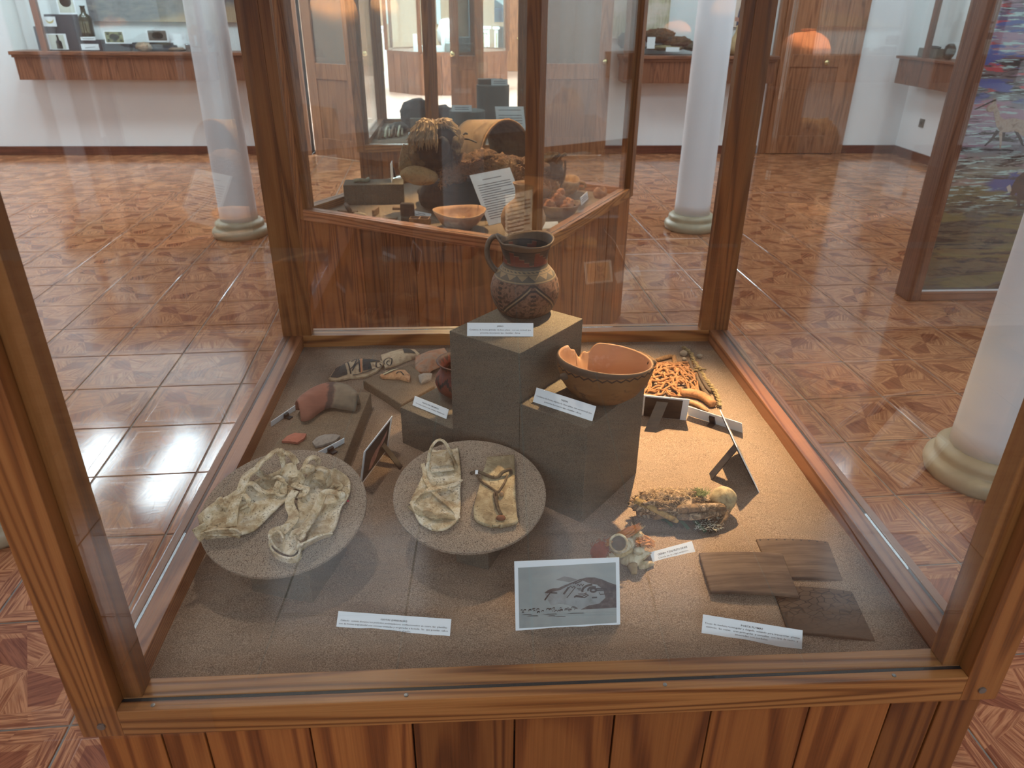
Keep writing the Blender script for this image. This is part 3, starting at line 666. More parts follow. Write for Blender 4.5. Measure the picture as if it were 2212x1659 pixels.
# ---- broken bowl
def bowlmat():
    n = N('orange_clay_bowl', .75); v = n.co(); X, Y, Z = n.sep(v)
    g = n.noise(v, 34, 5, .65); g2 = n.noise(v, 9, 3)
    inn = n.mix(g2, S(160, 116, 84), S(184, 144, 108)); inn = n.mix(n.ma('MULTIPLY', n.smooth(g, .52, .70), .55), inn, S(206, 178, 158)); inn = n.mix(n.ma('MULTIPLY', n.smooth(g2, .55, .7), .45), inn, S(156, 110, 90))
    out = n.mix(g2, S(92, 62, 36), S(140, 100, 58)); out = n.mix(n.smooth(g, .55, .7), out, S(70, 52, 38))
    an = n.ma('ARCTAN2', Y, X); wz = n.ma('ADD', .0735, n.ma('MULTIPLY', n.ma('PINGPONG', n.ma('MULTIPLY', an, 10.0), 1.0), .005))
    out = n.mix(n.smooth(n.ma('ABSOLUTE', n.ma('SUBTRACT', Z, wz)), .0022, .0012), out, S(48, 34, 26)); out = n.mix(n.smooth(Z, .079, .081), out, S(80, 64, 50))
    N_ = n.node('ShaderNodeNewGeometry').outputs['Normal']; dt = n.node('ShaderNodeVectorMath', operation='DOT_PRODUCT'); n.set(dt.inputs[0], n.comb(X, Y, 0.0)); n.set(dt.inputs[1], N_)
    rr = n.ma('LESS_THAN', dt.outputs['Value'], 0.0); c = n.mix(rr, out, inn)
    ck = n.smooth(n.ma('ABSOLUTE', n.ma('SUBTRACT', n.ma('ADD', X, n.ma('MULTIPLY', g, .008)), n.ma('SUBTRACT', -.034, n.ma('MULTIPLY', Y, .12)))), .0010, .0003)
    c = n.mix(n.ma('MULTIPLY', ck, n.ma('MULTIPLY', rr, .8)), c, S(84, 50, 34))
    n.col(c); n.bump(g, .3, .002); return n.m
BB = P(1302, 858, ZR)
sx_, sy_ = 1.0, .93
bh = .083
prof = [(.02, .001), (.036, .001), (.05, .007), (.068, .022), (.083, .045), (.0895, .064), (.0915, .078), (.0905, .083), (.0870, .0845), (.0855, .080), (.083, .064), (.076, .045), (.062, .024), (.045, .011), (.0, .006)]
def bf(x, y, z, a, j):
    d = (a-1.98+PI) % (2*PI)-PI; notch = max(0, 1-abs(d)/.40)**.8*(1+.25*math.sin(d*23)); k = max(0, (z-.05)/.035)
    tilt = .010*math.sin(a-2.2)*k
    return x, y, z-notch*.030*k+tilt
bowl = thing('bowl', 'orange clay bowl with a piece broken out of its rim on the middle plinth', 'bowl', BB)
MB().lathe(prof, BB, 110, sx_, sy_, bf, rz=.0).build('body', bowlmat(), bowl, True)
for a in (3.62, .12):
    d_ = V((math.cos(a), math.sin(a)*sy_, 0)); c_ = BB+d_*.092+V((0, 0, .066))
    MB().ball(c_, (.009, .007, .007), 12, 8, .15).build('lug', mott('dark_lug', [S(64, 52, 42), S(96, 80, 64)], 30), bowl, True)

# ---- dark red pot, half hidden by the tall plinth
def potmat():
    n = N('dark_red_pot_clay', .6); v = n.co(); X, Y, Z = n.sep(v); an = n.ma('ARCTAN2', Y, X); g = n.noise(v, 26, 4)
    c = n.mix(g, S(84, 40, 34), S(116, 58, 48)); zz = n.ma('ADD', .030, n.ma('MULTIPLY', n.ma('PINGPONG', n.ma('MULTIPLY', an, 3.2), 1.0), .02)); zz = n.ma('ADD', zz, n.ma('MULTIPLY', n.ma('PINGPONG', n.ma('MULTIPLY', an, 19.0), 1.0), .005))
    c = n.mix(n.smooth(n.ma('ABSOLUTE', n.ma('SUBTRACT', Z, zz)), .006, .0045), c, S(34, 30, 30))
    z2 = n.ma('ADD', .068, n.ma('MULTIPLY', n.ma('PINGPONG', n.ma('MULTIPLY', an, 6.0), 1.0), .014)); c = n.mix(n.ma('MULTIPLY', n.ma('GREATER_THAN', Z, z2), .8), c, S(44, 36, 32))
    n.col(c); n.bump(g, .2, .002); return n.m
PB = P(990, 856, ZPL)+ED*.012-EX*.004
prof = [(.02, .0), (.034, .002), (.050, .016), (.056, .033), (.053, .048), (.045, .060), (.041, .066), (.043, .074), (.049, .081), (.052, .084), (.0485, .085), (.044, .079), (.038, .067), (.042, .055), (.048, .036), (.03, .012), (0, .008)]
pt = thing('pot', 'dark red pot with black zigzags half hidden by the tallest plinth', 'pot', PB)
MB().lathe(prof, PB, 56).build('body', potmat(), pt, True)

# ---- sherds
def shard(name, lab, pts, z, dome, th, m, parent=None, group='painted pottery sherds', lift=.001):
    out = [P(x, y, z) for x, y in pts]; n = len(out); c = sum(out, V((0, 0, 0)))/n; rings = [1, .94, .78, .55, .3]; b = MB(); vs = []
    for side in (1, 0):
        for r in rings:
            for p in out:
                q = lerp(c, p, r); vs.append(q+V((0, 0, lift+dome*(1-r*r)+(th if side else 0)+.0006*noise.noise(q*90))))
        vs.append(c+V((0, 0, lift+dome+(th if side else 0))))
    k = len(rings)*n+1; fs = []
    for side in (0, 1):
        o = side*k
        for j in range(len(rings)-1):
            for i in range(n): fs.append((o+j*n+i, o+j*n+(i+1) % n, o+(j+1)*n+(i+1) % n, o+(j+1)*n+i))
        for i in range(n): fs.append((o+(len(rings)-1)*n+i, o+(len(rings)-1)*n+(i+1) % n, o+k-1))
    for i in range(n): fs.append((i, (i+1) % n, k+(i+1) % n, k+i))
    b.add(vs, fs); ob = b.build(name, m, smooth=True); e = ob.modifiers.new('edge', 'EDGE_SPLIT'); e.split_angle = .9
    return tag(ob, lab, 'sherd', group), out
def K(pts, ox=560, oy=700, k=.23508): return [(ox+x*k, oy+y*k) for x, y in pts]
def paint(ob, strokes, z, m, lift, wd=.003):
    pass
cream = mott('cream_sherd', [S(176, 146, 116), S(204, 178, 146), S(150, 118, 92)], 40)
orng = mott('orange_sherd', [S(176, 118, 80), S(206, 156, 112), S(140, 96, 72)], 40)
brnp = mott('brown_sherd', [S(132, 100, 80), S(166, 134, 112), S(176, 120, 88), S(120, 96, 80)], 34)
greyp = mott('grey_sherd', [S(124, 116, 108), S(150, 140, 130), S(108, 98, 92)], 40)
redp = mott('red_sherd', [S(150, 88, 70), S(176, 106, 84), S(128, 70, 58)], 30)
blackpaint = plain('black_slip_paint', S(52, 48, 46), .8, var=.3, scale=80); orangepaint = plain('orange_slip_paint', S(196, 130, 92), .8, var=.15, scale=60); creampaint = plain('cream_slip_paint', S(202, 182, 140), .8, var=.15, scale=60)
def deco(ob, out, px, mat_, z, dome, th, lift=.0016, width=None):
    """flat paint on a domed sherd: a filled outline, or a stroke when width is given"""
    n = len(out); c = sum(out, V((0, 0, 0)))/n
    def zz(p):
        best = 0; d = p-c; L = V((d.x, d.y, 0)).length; a = math.atan2(d.y, d.x)
        for i in range(n):                      # radius of the outline in this direction
            p0, p1 = out[i]-c, out[(i+1) % n]-c; cr = p0.x*p1.y-p0.y*p1.x
            den = (p1.x-p0.x)*(-math.sin(a))-(p1.y-p0.y)*(-math.cos(a))
            if abs(den) < 1e-9: continue
            t = (p0.x*math.sin(a)-p0.y*math.cos(a))/(-den) if False else ((-p0.x)*(-math.sin(a))-(-p0.y)*(-math.cos(a)))/den
            if 0 <= t <= 1:
                q = p0+(p1-p0)*t
                if q.x*math.cos(a)+q.y*math.sin(a) > 0: best = max(best, math.hypot(q.x, q.y))
        r = min(1, L/best) if best > 1e-6 else 1
        return .001+dome*(1-r*r)+th+lift
    pts = [P(x, y, z) for x, y in px]
    if width:
        pts = spline(pts, 6); pts = [p+V((0, 0, zz(p))) for p in pts]; b = MB(); m_ = len(pts); vs = []
        for i, p in enumerate(pts):
            t = (pts[min(i+1, m_-1)]-pts[max(i-1, 0)]).normalized(); a = t.cross(V((0, 0, 1))).normalized()*width/2; vs += [p-a, p+a]
        b.add(vs, [(2*i, 2*i+1, 2*i+3, 2*i+2) for i in range(m_-1)])
    else:
        dens = []; 
        for i in range(len(pts)):
            for k in range(4): dens.append(lerp(pts[i], pts[(i+1) % len(pts)], k/4))
        cc = sum(dens, V((0, 0, 0)))/len(dens); vs = []; R_ = [1, .66, .33]; nn = len(dens)
        for r in R_:
            for p in dens: q = lerp(cc, p, r); vs.append(q+V((0, 0, zz(q))))
        vs.append(cc+V((0, 0, zz(cc)))); b = MB()
        b.add(vs, [(j*nn+i, j*nn+(i+1) % nn, (j+1)*nn+(i+1) % nn, (j+1)*nn+i) for j in range(2) for i in range(nn)]+[(2*nn+i, 2*nn+(i+1) % nn, 3*nn) for i in range(nn)])
    o = b.build('painted_design', mat_, ob); o['_o'] = list(ob['_o']); return o
s1, o1 = shard('sherd', 'large sherd painted with black zigzag, orange bar and eye spirals', K([(640, 520), (690, 440), (790, 380), (880, 345), (960, 338), (1130, 355), (1138, 390), (1080, 450), (980, 500), (830, 510), (700, 535)]), SZ, .014, .005, cream)
D = lambda px, m, w_=None: deco(s1, o1, K(px), m, SZ, .014, .005, width=w_)
D([(655, 515), (700, 450), (790, 395), (800, 440), (815, 500), (720, 525)], plain('grey_black_paint', S(78, 72, 66), .8, var=.3))
D([(955, 345), (1120, 362), (1070, 385), (1000, 400), (1040, 450), (960, 475)], blackpaint)
D([(932, 345), (948, 345), (952, 480), (936, 490)], orangepaint)
for px in ([(815, 385), (830, 440), (845, 495)], [(915, 355), (925, 420), (930, 485)], [(850, 400), (900, 370), (880, 440), (845, 470)], [(860, 480), (900, 430), (925, 400)], [(1130, 375), (1085, 385), (1080, 425), (1125, 410), (1110, 395)], [(700, 450), (750, 425), (730, 470), (705, 475)], [(860, 500), (960, 485), (1070, 440)]): D(px, blackpaint, .0035)
s2, o2 = shard('sherd', 'cream sherd with a black spiral and black triangle, farthest of the painted sherds', K([(1120, 300), (1220, 268), (1330, 240), (1430, 250), (1475, 290), (1440, 320), (1350, 350), (1270, 385), (1160, 420), (1140, 380)]), SZ, .012, .005, cream)
D2 = lambda px, m, w_=None: deco(s2, o2, K(px), m, SZ, .012, .005, width=w_)
D2([(1315, 255), (1360, 250), (1440, 300), (1335, 318)], blackpaint)
D2([(1150, 395), (1150, 365), (1190, 352), (1222, 370), (1212, 400), (1185, 405), (1172, 388), (1190, 375), (1200, 385)], blackpaint, .003)
shard('sherd', 'plain brownish curved sherd against the back of the dark red pot', K([(1437, 320), (1560, 268), (1700, 240), (1742, 300), (1700, 380), (1590, 432), (1560, 455), (1435, 465)]), SZ+.012, .016, .006, brnp)
s4, o4 = shard('sherd', 'small orange sherd with dark lines on the low sand block', K([(1110, 490), (1160, 450), (1260, 435), (1340, 440), (1390, 490), (1380, 540), (1290, 515), (1130, 508)]), ZB, .009, .005, orng)
D4 = lambda px, m, w_=None: deco(s4, o4, K(px), m, ZB, .009, .005, width=w_)
for px in ([(1130, 485), (1200, 470), (1270, 440)], [(1150, 500), (1240, 480), (1310, 445)], [(1260, 500), (1300, 485), (1330, 510)]): D4(px, blackpaint, .003)
D4([(1140, 490), (1190, 478), (1260, 450), (1290, 450), (1220, 484), (1150, 502)], creampaint)
shard('sherd', 'little grey fluted sherd in front of the brownish curved sherd', K([(1465, 490), (1500, 475), (1590, 472), (1580, 520), (1490, 562), (1470, 530)]), ZB, .008, .005, greyp)
hm = N('handle_sherd_clay', .85); v = hm.co(); g = hm.noise(v, 20, 5, .6); X, Y, Z = hm.sep(v)
c = hm.mix(g, S(118, 74, 60), S(156, 104, 86)); c = hm.mix(hm.smooth(hm.ma('ADD', X, hm.ma('MULTIPLY', g, .05)), .035, .05), c, hm.mix(hm.noise(v, 60, 3), S(140, 124, 104), S(98, 88, 76)))
c = hm.mix(hm.ma('MULTIPLY', hm.smooth(hm.ma('ABSOLUTE', hm.ma('SUBTRACT', hm.ma('ADD', X, hm.ma('MULTIPLY', g, .05)), .036)), .012, .004), .8), c, S(58, 56, 54)); hm.col(c); hm.bump(g, .4, .003)
oo = spline([P(x, y, ZS) for x, y in K([(358, 815), (385, 750), (440, 705), (560, 640), (700, 613), (830, 640), (900, 700), (913, 765)])], 4)
ii = spline([P(x, y, ZS) for x, y in K([(395, 912), (445, 914), (500, 875), (560, 828), (620, 800), (700, 792), (800, 808), (893, 818)])], 4)
nn_ = len(oo)-1
def hs(u, v):
    k = v*nn_; a = min(int(k), nn_-1); p, q = lerp(oo[a], oo[a+1], k-a), lerp(ii[a], ii[a+1], k-a)
    e = math.sin(PI*u); return lerp(p, q, u)+V((0, 0, .004+.034*e**.7*(.75+.25*math.sin(v*5)))+V((.0012*noise.noise(p*80), 0, .0012*noise.noise(q*70)))) if False else lerp(p, q, u)+V((0, 0, .006+.032*e**.7+.0015*noise.noise(lerp(p, q, u)*70)))
tag(MB().grid(hs, 14, nn_).build('sherd', hm.m, smooth=True, solid=.010), 'thick curved reddish handle sherd on the long sand block', 'sherd')
shard('sherd', 'flat angular red sherd on the long sand block', K([(210, 1095), (262, 1048), (330, 1020), (435, 1028), (420, 1065), (355, 1110), (280, 1100)]), ZS, .003, .005, redp)
shard('sherd', 'flat oval grey sherd behind a clipped card on the long sand block', K([(490, 1105), (530, 1060), (600, 1037), (690, 1030), (745, 1045), (700, 1090), (600, 1128), (520, 1145)]), ZS, .004, .005, greyp)
shard('sherd', 'small red sherd seen through the strap loop of the left sandal', [(590, 987), (600, 979), (606, 983), (602, 990)], ZS, .002, .004, redp)

# ---- wooden feather boards
def board(lab, c4, z, m, holes=0, lean=0):
    p = [P(x, y, z+d) for (x, y), d in zip(c4, (lean, lean, 0, 0))]; n = 14; b = MB(); th = .007
    def edge(u, v):
        q = lerp(lerp(p[0], p[1], u), lerp(p[3], p[2], u), v); cx_ = (2*u-1)**2; return q+V((0, 0, -.004*cx_*(1 if v > .05 else 1)))
    top = [edge(i/n, j/n) for j in range(n+1) for i in range(n+1)]; W_ = n+1
    vs = [q+V((0, 0, th)) for q in top]+top; k = len(top)
    fs = [(j*W_+i, j*W_+i+1, (j+1)*W_+i+1, (j+1)*W_+i) for j in range(n) for i in range(n)]
    fs += [(k+j*W_+i, k+(j+1)*W_+i, k+(j+1)*W_+i+1, k+j*W_+i+1) for j in range(n) for i in range(n)]
    rim = [i for i in range(W_)]+[j*W_+n for j in range(1, W_)]+[n*W_+i for i in range(n-1, -1, -1)]+[j*W_ for j in range(n-1, 0, -1)]
    fs += [(rim[i], k+rim[i], k+rim[(i+1) % len(rim)], rim[(i+1) % len(rim)]) for i in range(len(rim))]
    t = thing('feather_board', lab, 'board', sum(p, V((0, 0, 0)))/4, 'thin wooden feather holder boards')
    b.add(vs, fs); b.build('panel', m, t, bev=.002)
    for i in range(holes):
        q = edge(.05+.9*i/(holes-1), .045)+V((0, 0, th))
        MB().lathe([(.0016, -.001), (.0018, .0003)], q, 8).build('hole', M['ink'], t)
    return t
def oldwood():
    n = N('old_dark_wood', .75); v = n.vm('ADD', n.co(), n.comb(0.0, n.rnd(), 0.0)); f = n.noise(n.map(v, (7, 95, 7)), 1, 5, .68, .3); g = n.noise(v, 16, 3); k = n.noise(n.map(v, (3, 22, 3)), 1, 2)
    c = n.ramp(f, [(.3, S(58, 44, 36)), (.5, S(92, 73, 60)), (.7, S(112, 92, 76))]); c = n.mix(n.ma('MULTIPLY', n.smooth(g, .45, .7), .45), c, S(66, 50, 42)); c = n.mix(n.ma('MULTIPLY', n.smooth(k, .55, .65), .4), c, S(120, 98, 80))
    n.col(c); n.bump(f, .5, .0015); return n.m
oldw = oldwood()
def crackwood():
    n = N('cracked_old_wood', .8); v = n.co(); f = n.noise(n.map(v, (5, 60, 5)), 1, 4, .6); d = n.vor(n.map(v, (60, 110, 40)), 1, 'DISTANCE_TO_EDGE')
    X, Y, Z = n.sep(v); msk = n.smooth(n.ma('ADD', Y, n.ma('MULTIPLY', n.noise(v, 14, 2), .06)), -.01, .05)
    c = n.mix(f, S(60, 46, 36), S(106, 84, 66)); ck = n.ma('MULTIPLY', n.smooth(d, .06, .02), n.ma('ADD', n.ma('MULTIPLY', msk, .85), .12)); c = n.mix(ck, c, S(34, 24, 18))
    n.col(c); n.bump(n.ma('SUBTRACT', f, n.ma('MULTIPLY', ck, 1.5)), .6, .002); return n.m
board('dark wooden board with a row of small holes, rear of the three', [(1632, 1166), (1788, 1172), (1821, 1257), (1668, 1251)], SZ-.001, oldw, 9)
board('cracked dark wooden board lying nearest the front right corner', [(1668, 1268), (1840, 1280), (1891, 1388), (1702, 1368)], SZ-.001, crackwood())
board('plain dark wooden board lying across the other two boards', [(1509, 1196), (1690, 1198), (1726, 1290), (1535, 1281)], SZ+.0085, oldw, 0)

# ---- mummified bird
birdm = mott('dried_bird_skin', [S(58, 48, 38), S(150, 122, 94), S(96, 82, 68), S(196, 168, 138), S(112, 88, 66)], 70, .9, 1.0, .9, .006)
bonem = mott('old_bone', [S(190, 178, 146), S(214, 204, 176), S(160, 138, 100), S(220, 212, 190)], 34, .6, .25)
B0 = P(1470, 1122)
bd = thing('mummified_bird', 'dried body of a bird with bare round skull lying in warm lamplight', 'bird', B0)
def bz(x, y, z): return P(x, y, SZ+z)
c0 = bz(1450, 1090, .030)
Rb = Matrix.Rotation(-.05, 3, 'Z')@Matrix.Rotation(.06, 3, 'Y')
MB().ball(c0, (.074, .030, .027), 64, 40, .34, 4.2, Rb, 4).build('body', birdm, bd, True)
headm = mott('bird_skull_skin', [S(150, 132, 98), S(184, 166, 130), S(120, 104, 78)], 50, .8, .4)
hb = MB().ball(bz(1562, 1078, .034), (.025, .023, .026), 28, 20, .08, 2, Matrix.Rotation(.3, 3, 'Y'), 2)
hb.tube(spline([bz(1566, 1090, .028), bz(1573, 1100, .018), bz(1576, 1106, .012)], 4), [.015, .013, .012, .011, .009, .007, .005, .004, .002], 12)
hb.build('head', headm, bd, True)
MB().ball(bz(1548, 1084, .030), (.004, .006, .011), 12, 8, .1).build('eye_socket', M['ink'], bd, True)
MB().tube(spline([bz(1374, 1082, .040), bz(1394, 1090, .040), bz(1420, 1104, .034), bz(1446, 1117, .026), bz(1464, 1125, .018)], 5), [.009, .009, .0085, .008, .0075, .007, .0065, .006, .006, .0055, .0055, .0055, .0055, .006, .006, .006, .006, .006, .006, .006, .005], 12).build('leg', mott('dried_leg', [S(120, 96, 60), S(178, 148, 98), S(90, 70, 46)], 60), bd, True)
wb = [(1462, 1112), (1500, 1112), (1536, 1108), (1566, 1104)]
MB().tube(spline([bz(1462, 1101, .040), bz(1496, 1098, .042), bz(1536, 1096, .038), bz(1566, 1096, .030)], 6), [.004]+[.0085]*16+[.007, .005], 12).build('wing', birdm, bd, True)
MB().tube(spline([bz(1462, 1116, .028), bz(1500, 1116, .028), bz(1540, 1110, .026), bz(1570, 1104, .024)], 6), [.004]+[.007]*16+[.006, .004], 12).build('wing', birdm, bd, True)
MB().tube(spline([bz(1570, 1102, .026), bz(1566, 1118, .018), bz(1548, 1140, .006)], 5), .0058, 10).build('wing_tip', birdm, bd, True)
feat = mott('dark_feathers', [S(44, 38, 30), S(74, 60, 46), S(34, 48, 38)], 50, .8, .5)
for k in range(9):
    a, b_ = bz(1430+k*9, 1120-k*1.2, .010), bz(1452+k*12, 1136+k*2.2 if k < 8 else 1150, .003)
    MB().ribbon([a, lerp(a, b_, .5)+V((0, 0, .004)), b_], (.012, .007), .0012).build('feather', feat if k % 3 else plain('green_feather', S(62, 92, 68), .7), bd)
down = plain('white_down', S(196, 194, 178), .9); b = MB()
random.seed(5)
for k in range(150):
    p = bz(random.uniform(1500, 1556), random.uniform(1112, 1146), random.uniform(.003, .014)); d_ = V((random.uniform(-1, 1), random.uniform(-1, .3), random.uniform(-.2, .7)))*.008
    b.tube([p, p+d_*.5+V((0, 0, .001)), p+d_], [.0008, .0006, .0002], 3)
b.build('down_tuft', down, bd, kind='stuff')
b = MB()
for k in range(160):
    p = bz(1512+random.gauss(0, 9), 1066+random.gauss(0, 4), .050); d_ = V((random.uniform(-1, 1), random.uniform(-.6, .6), random.uniform(0, .9)))*.011
    b.tube([p, p+d_*.5, p+d_], [.0008, .0007, .0002], 3)
b.build('green_tuft', mott('green_down', [S(120, 128, 92), S(150, 156, 110), S(96, 110, 88)], 60), bd, kind='stuff')
b = MB()
for k in range(420):
    th_, ph_ = random.uniform(0, 6.28), random.uniform(.2, 1.5); q = c0+Rb@V((.076*math.cos(th_)*math.sin(ph_), .032*math.sin(th_)*math.sin(ph_), .029*math.cos(ph_)))
    d_ = V((random.uniform(-1, 1), random.uniform(-1, 1), random.uniform(-.3, .5)))*.009; b.tube([q, q+d_*.5+V((0, 0, .0012)), q+d_], [.0005, .0004, .0002], 3)
b.build('feather_shafts', plain('pale_quills', S(190, 164, 128), .9, var=.4, scale=90), bd, kind='stuff')
for pts in ([(1386, 1100), (1380, 1108), (1382, 1116)], [(1394, 1100), (1400, 1112), (1402, 1120)], [(1388, 1098), (1390, 1112), (1394, 1118)]):
    MB().tube(spline([bz(x, y, z) for (x, y), z in zip(pts, (.016, .012, .004))], 4), [.0035]*5+[.003]*3+[.0012], 8).build('claw', mott('claw', [S(120, 104, 86), S(168, 156, 140)], 40), bd, True)
MB().ball(bz(1376, 1084, .036), (.010, .009, .010), 14, 10, .15).build('foot_joint', mott('dark_joint', [S(52, 44, 38), S(92, 78, 64)], 60), bd, True)

# ---- bird skull with red tuft
SKO = P(1352, 1232)
sk = thing('bird_skull', 'parrot skull with large eye ring, red nose tuft and orange feathers', 'skull', SKO)
def kz(x, y, z): return P(1270+x*.0904, 1110+y*.0904, SZ+z)
vd = -ray(1352, 1190).normalized()                     # towards the visitor
cr = kz(900, 820, .034)
R_ = V((0, 0, 1)).rotation_difference(V((vd.x, vd.y, .9)).normalized()).to_matrix()
def sk3(pts): return [kz(x, y, z) for x, y, z in pts]
# brain case with the socket cut as a ring
MB().ball(kz(1000, 660, .036), (.027, .016, .017), 30, 20, .16, 4, Matrix.Rotation(-.5, 3, 'Y'), 3).build('brain_case', bonem, sk, True)
ec = kz(735, 705, .053); a_ = vd.cross(V((0, 0, 1))).normalized(); b_ = a_.cross(vd).normalized()
ring = [ec+vd*.0065+a_*(.0145*math.cos(t))+b_*(.0145*math.sin(t)) for t in [2*PI*k/28 for k in range(29)]]
MB().tube(ring, .0022, 10, cap=False).build('eye_ring', bonem, sk, True)
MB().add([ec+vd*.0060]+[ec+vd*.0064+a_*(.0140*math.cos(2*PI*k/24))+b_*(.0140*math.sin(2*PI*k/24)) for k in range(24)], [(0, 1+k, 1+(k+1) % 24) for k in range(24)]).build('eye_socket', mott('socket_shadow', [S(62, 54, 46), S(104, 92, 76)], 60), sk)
fp = sk3([(440, 800, .040), (500, 720, .044), (590, 610, .050), (720, 545, .054), (880, 520, .056), (1020, 540, .056), (1130, 620, .052), (1120, 740, .046), (1010, 850, .042), (880, 930, .038), (740, 960, .036), (600, 910, .036), (500, 860, .037)])
nf = len(fp); cf = sum(fp, V((0, 0, 0)))/nf; b = MB(); mf = [lerp(p, cf, .35)+vd*.0035 for p in fp]; bk2 = [p-vd*.010 for p in fp]
b.add(fp+mf+[cf+vd*.004]+bk2, [(i, (i+1) % nf, nf+(i+1) % nf, nf+i) for i in range(nf)]+[(nf+i, nf+(i+1) % nf, 2*nf) for i in range(nf)]+[(i, 2*nf+1+i, 2*nf+1+(i+1) % nf, (i+1) % nf) for i in range(nf)]+[tuple(range(2*nf+1, 3*nf+1))])
b.build('face_bone', bonem, sk, True)
cheek = MB().tube(spline(sk3([(480, 800, .03), (620, 900, .024), (760, 950, .024), (960, 860, .028), (1180, 730, .032), (1330, 780, .026)]), 5), [.005, .006, .0065, .007, .007, .0075]+[.008]*14+[.006]*6, 10)
cheek.build('cheek_bone', mott('rough_bone', [S(150, 126, 84), S(204, 184, 136), S(120, 98, 64)], 70, .8, .8), sk, True)
MB().tube(spline(sk3([(460, 780, .036), (520, 720, .042), (600, 660, .048)]), 4), .0085, 10).build('nose_bone', bonem, sk, True)
jaw = sk3([(720, 1050, .012), (900, 960, .020), (1150, 850, .028), (1400, 880, .024), (1530, 935, .018), (1400, 1060, .014), (1250, 1170, .010), (1180, 1270, .007), (1150, 1340, .006), (1040, 1350, .006), (960, 1260, .008), (800, 1200, .008)])
b = MB(); cj = sum(jaw, V((0, 0, 0)))/len(jaw)+vd*.009; n_ = len(jaw); back = [p-vd*.006 for p in jaw]
mid = [lerp(p, cj, .45)+vd*.004 for p in jaw]
b.add(jaw+mid+[cj]+back, [(i, (i+1) % n_, n_+(i+1) % n_, n_+i) for i in range(n_)]+[(n_+i, n_+(i+1) % n_, 2*n_) for i in range(n_)]+[(i, 2*n_+1+i, 2*n_+1+(i+1) % n_, (i+1) % n_) for i in range(n_)]+[tuple(range(2*n_+1, 3*n_+1))])
b.build('lower_jaw', bonem, sk, True)
MB().tube(spline(sk3([(1060, 1240, .010), (1090, 1340, .008), (1100, 1440, .005)]), 4), [.010, .009, .008, .0075, .007, .0065, .006, .0055, .005], 10).build('beak_tip', mott('brown_bone', [S(120, 96, 66), S(170, 146, 106)], 60), sk, True)
MB().tube(spline(sk3([(1200, 1250, .004), (1400, 1210, .006), (1570, 1180, .006)]), 4), [.006, .007, .007, .007, .007, .006, .005, .004, .003], 8).build('far_jaw', bonem, sk, True)
MB().tube(spline(sk3([(320, 1020, .016), (480, 960, .02), (640, 990, .02), (700, 1040, .016)]), 4), .0065, 8).build('palate_bone', bonem, sk, True)
MB().ball(kz(1220, 880, .034), (.010, .008, .008), 12, 8, .25).build('jaw_joint', bonem, sk, True)
redt = plain('red_tuft', S(142, 66, 42), .95, var=.3, scale=120, bump=.5); orgt = plain('orange_feather_tuft', S(198, 140, 88), .9, var=.25, scale=80)
MB().tube(spline(sk3([(250, 1000, .020), (270, 910, .030), (340, 830, .040), (430, 760, .048)]), 5), [.010, .0125, .014, .015, .0155, .0155, .015, .0145, .014, .0135, .013, .012, .011, .010, .009, .007], 14).build('red_tuft', redt, sk, True)
b = MB()
for k in range(420):
    t = random.random(); p = lerp(kz(230, 960, .026), kz(450, 760, .048), t)+V((random.gauss(0, .006), random.gauss(0, .006), random.gauss(0, .006)))
    d_ = V((random.uniform(-1, 1), random.uniform(-1, 1), random.uniform(-1, 1)))*.006; b.tube([p, p+d_], [.0006, .0002], 3)
b.build('red_down', redt, sk, kind='stuff')
b = MB()
for k in range(260):
    t = k/259; p0 = lerp(kz(420, 740, .050), kz(1060, 440, .060), t)+V((0, 0, .004*math.sin(PI*t)))+V((random.gauss(0, .002), random.gauss(0, .003), random.gauss(0, .002)))
    d_ = (kz(1090, 430, .058)-kz(450, 720, .04)).normalized()*.018+V((0, .004, random.uniform(.0, .003))); b.tube([p0, p0+d_*.6, p0+d_], [.0015, .0012, .0003], 4)
b.build('crown_feathers', plain('orange_brown_feathers', S(176, 116, 66), .9, var=.35, scale=90), sk, kind='stuff')
b = MB()
for k in range(260):
    p0 = kz(random.uniform(1120, 1330), random.uniform(520, 760), .048)+V((0, 0, random.uniform(-.004, .006))); e_ = kz(random.uniform(1360, 1620), random.uniform(640, 830), .02)
    b.tube([p0, lerp(p0, e_, .6)+V((0, 0, .004)), e_], [.0009, .0008, .0002], 3)
b.build('cheek_feathers', orgt, sk, kind='stuff')
b = MB()
for k in range(60):
    p0 = kz(random.uniform(1000, 1220), random.uniform(380, 480), .056); e_ = p0+V((random.uniform(-.012, .014), random.uniform(-.004, .01), random.uniform(.002, .016))); b.tube([p0, e_], [.0007, .0002], 3)
b.build('crest_straws', plain('straw_quills', S(206, 184, 140), .9), sk, kind='stuff')

# ---- printed labels
R25, R35, R45 = math.radians(25), math.radians(35), math.radians(45)
labelcard('label_card', 'white label reading JARRO leaning on top of the tallest plinth', (1009, 726), (1152, 727), (1010, 697), ZT, R25,
          [('JARRO', .70, .10, .155, .012), ('Cerámica de forma globular de base plana , con asa vertical que', .43, .93, .155, 0), ('presenta decoración tipo Gentilar - Arica', .20, .60, .155, 0)], group='printed labels')
labelcard('label_card', 'white label reading TAZÓN before the broken orange bowl', (1151, 868), (1279, 910), (1155, 837), ZR, R25,
          [('TAZÓN', .66, .11, .15, .012), ('Cerámica de forma elíptica de  base plana, con asa vertical que', .43, .93, .15, 0), ('presenta decoración tipo Gentilar - Arica', .20, .62, .15, 0)], group='printed labels')
labelcard('label_card', 'white label reading PLATO DE CERÁMICA on the lowest plinth', (891, 875), (964, 905), (892, 855), ZPL, R25,
          [('PLATO DE CERÁMICA', .60, .48, .17, .012), ('Correspondiente a las Culturas Altiplánicas', .30, .84, .17, 0)], group='printed labels')
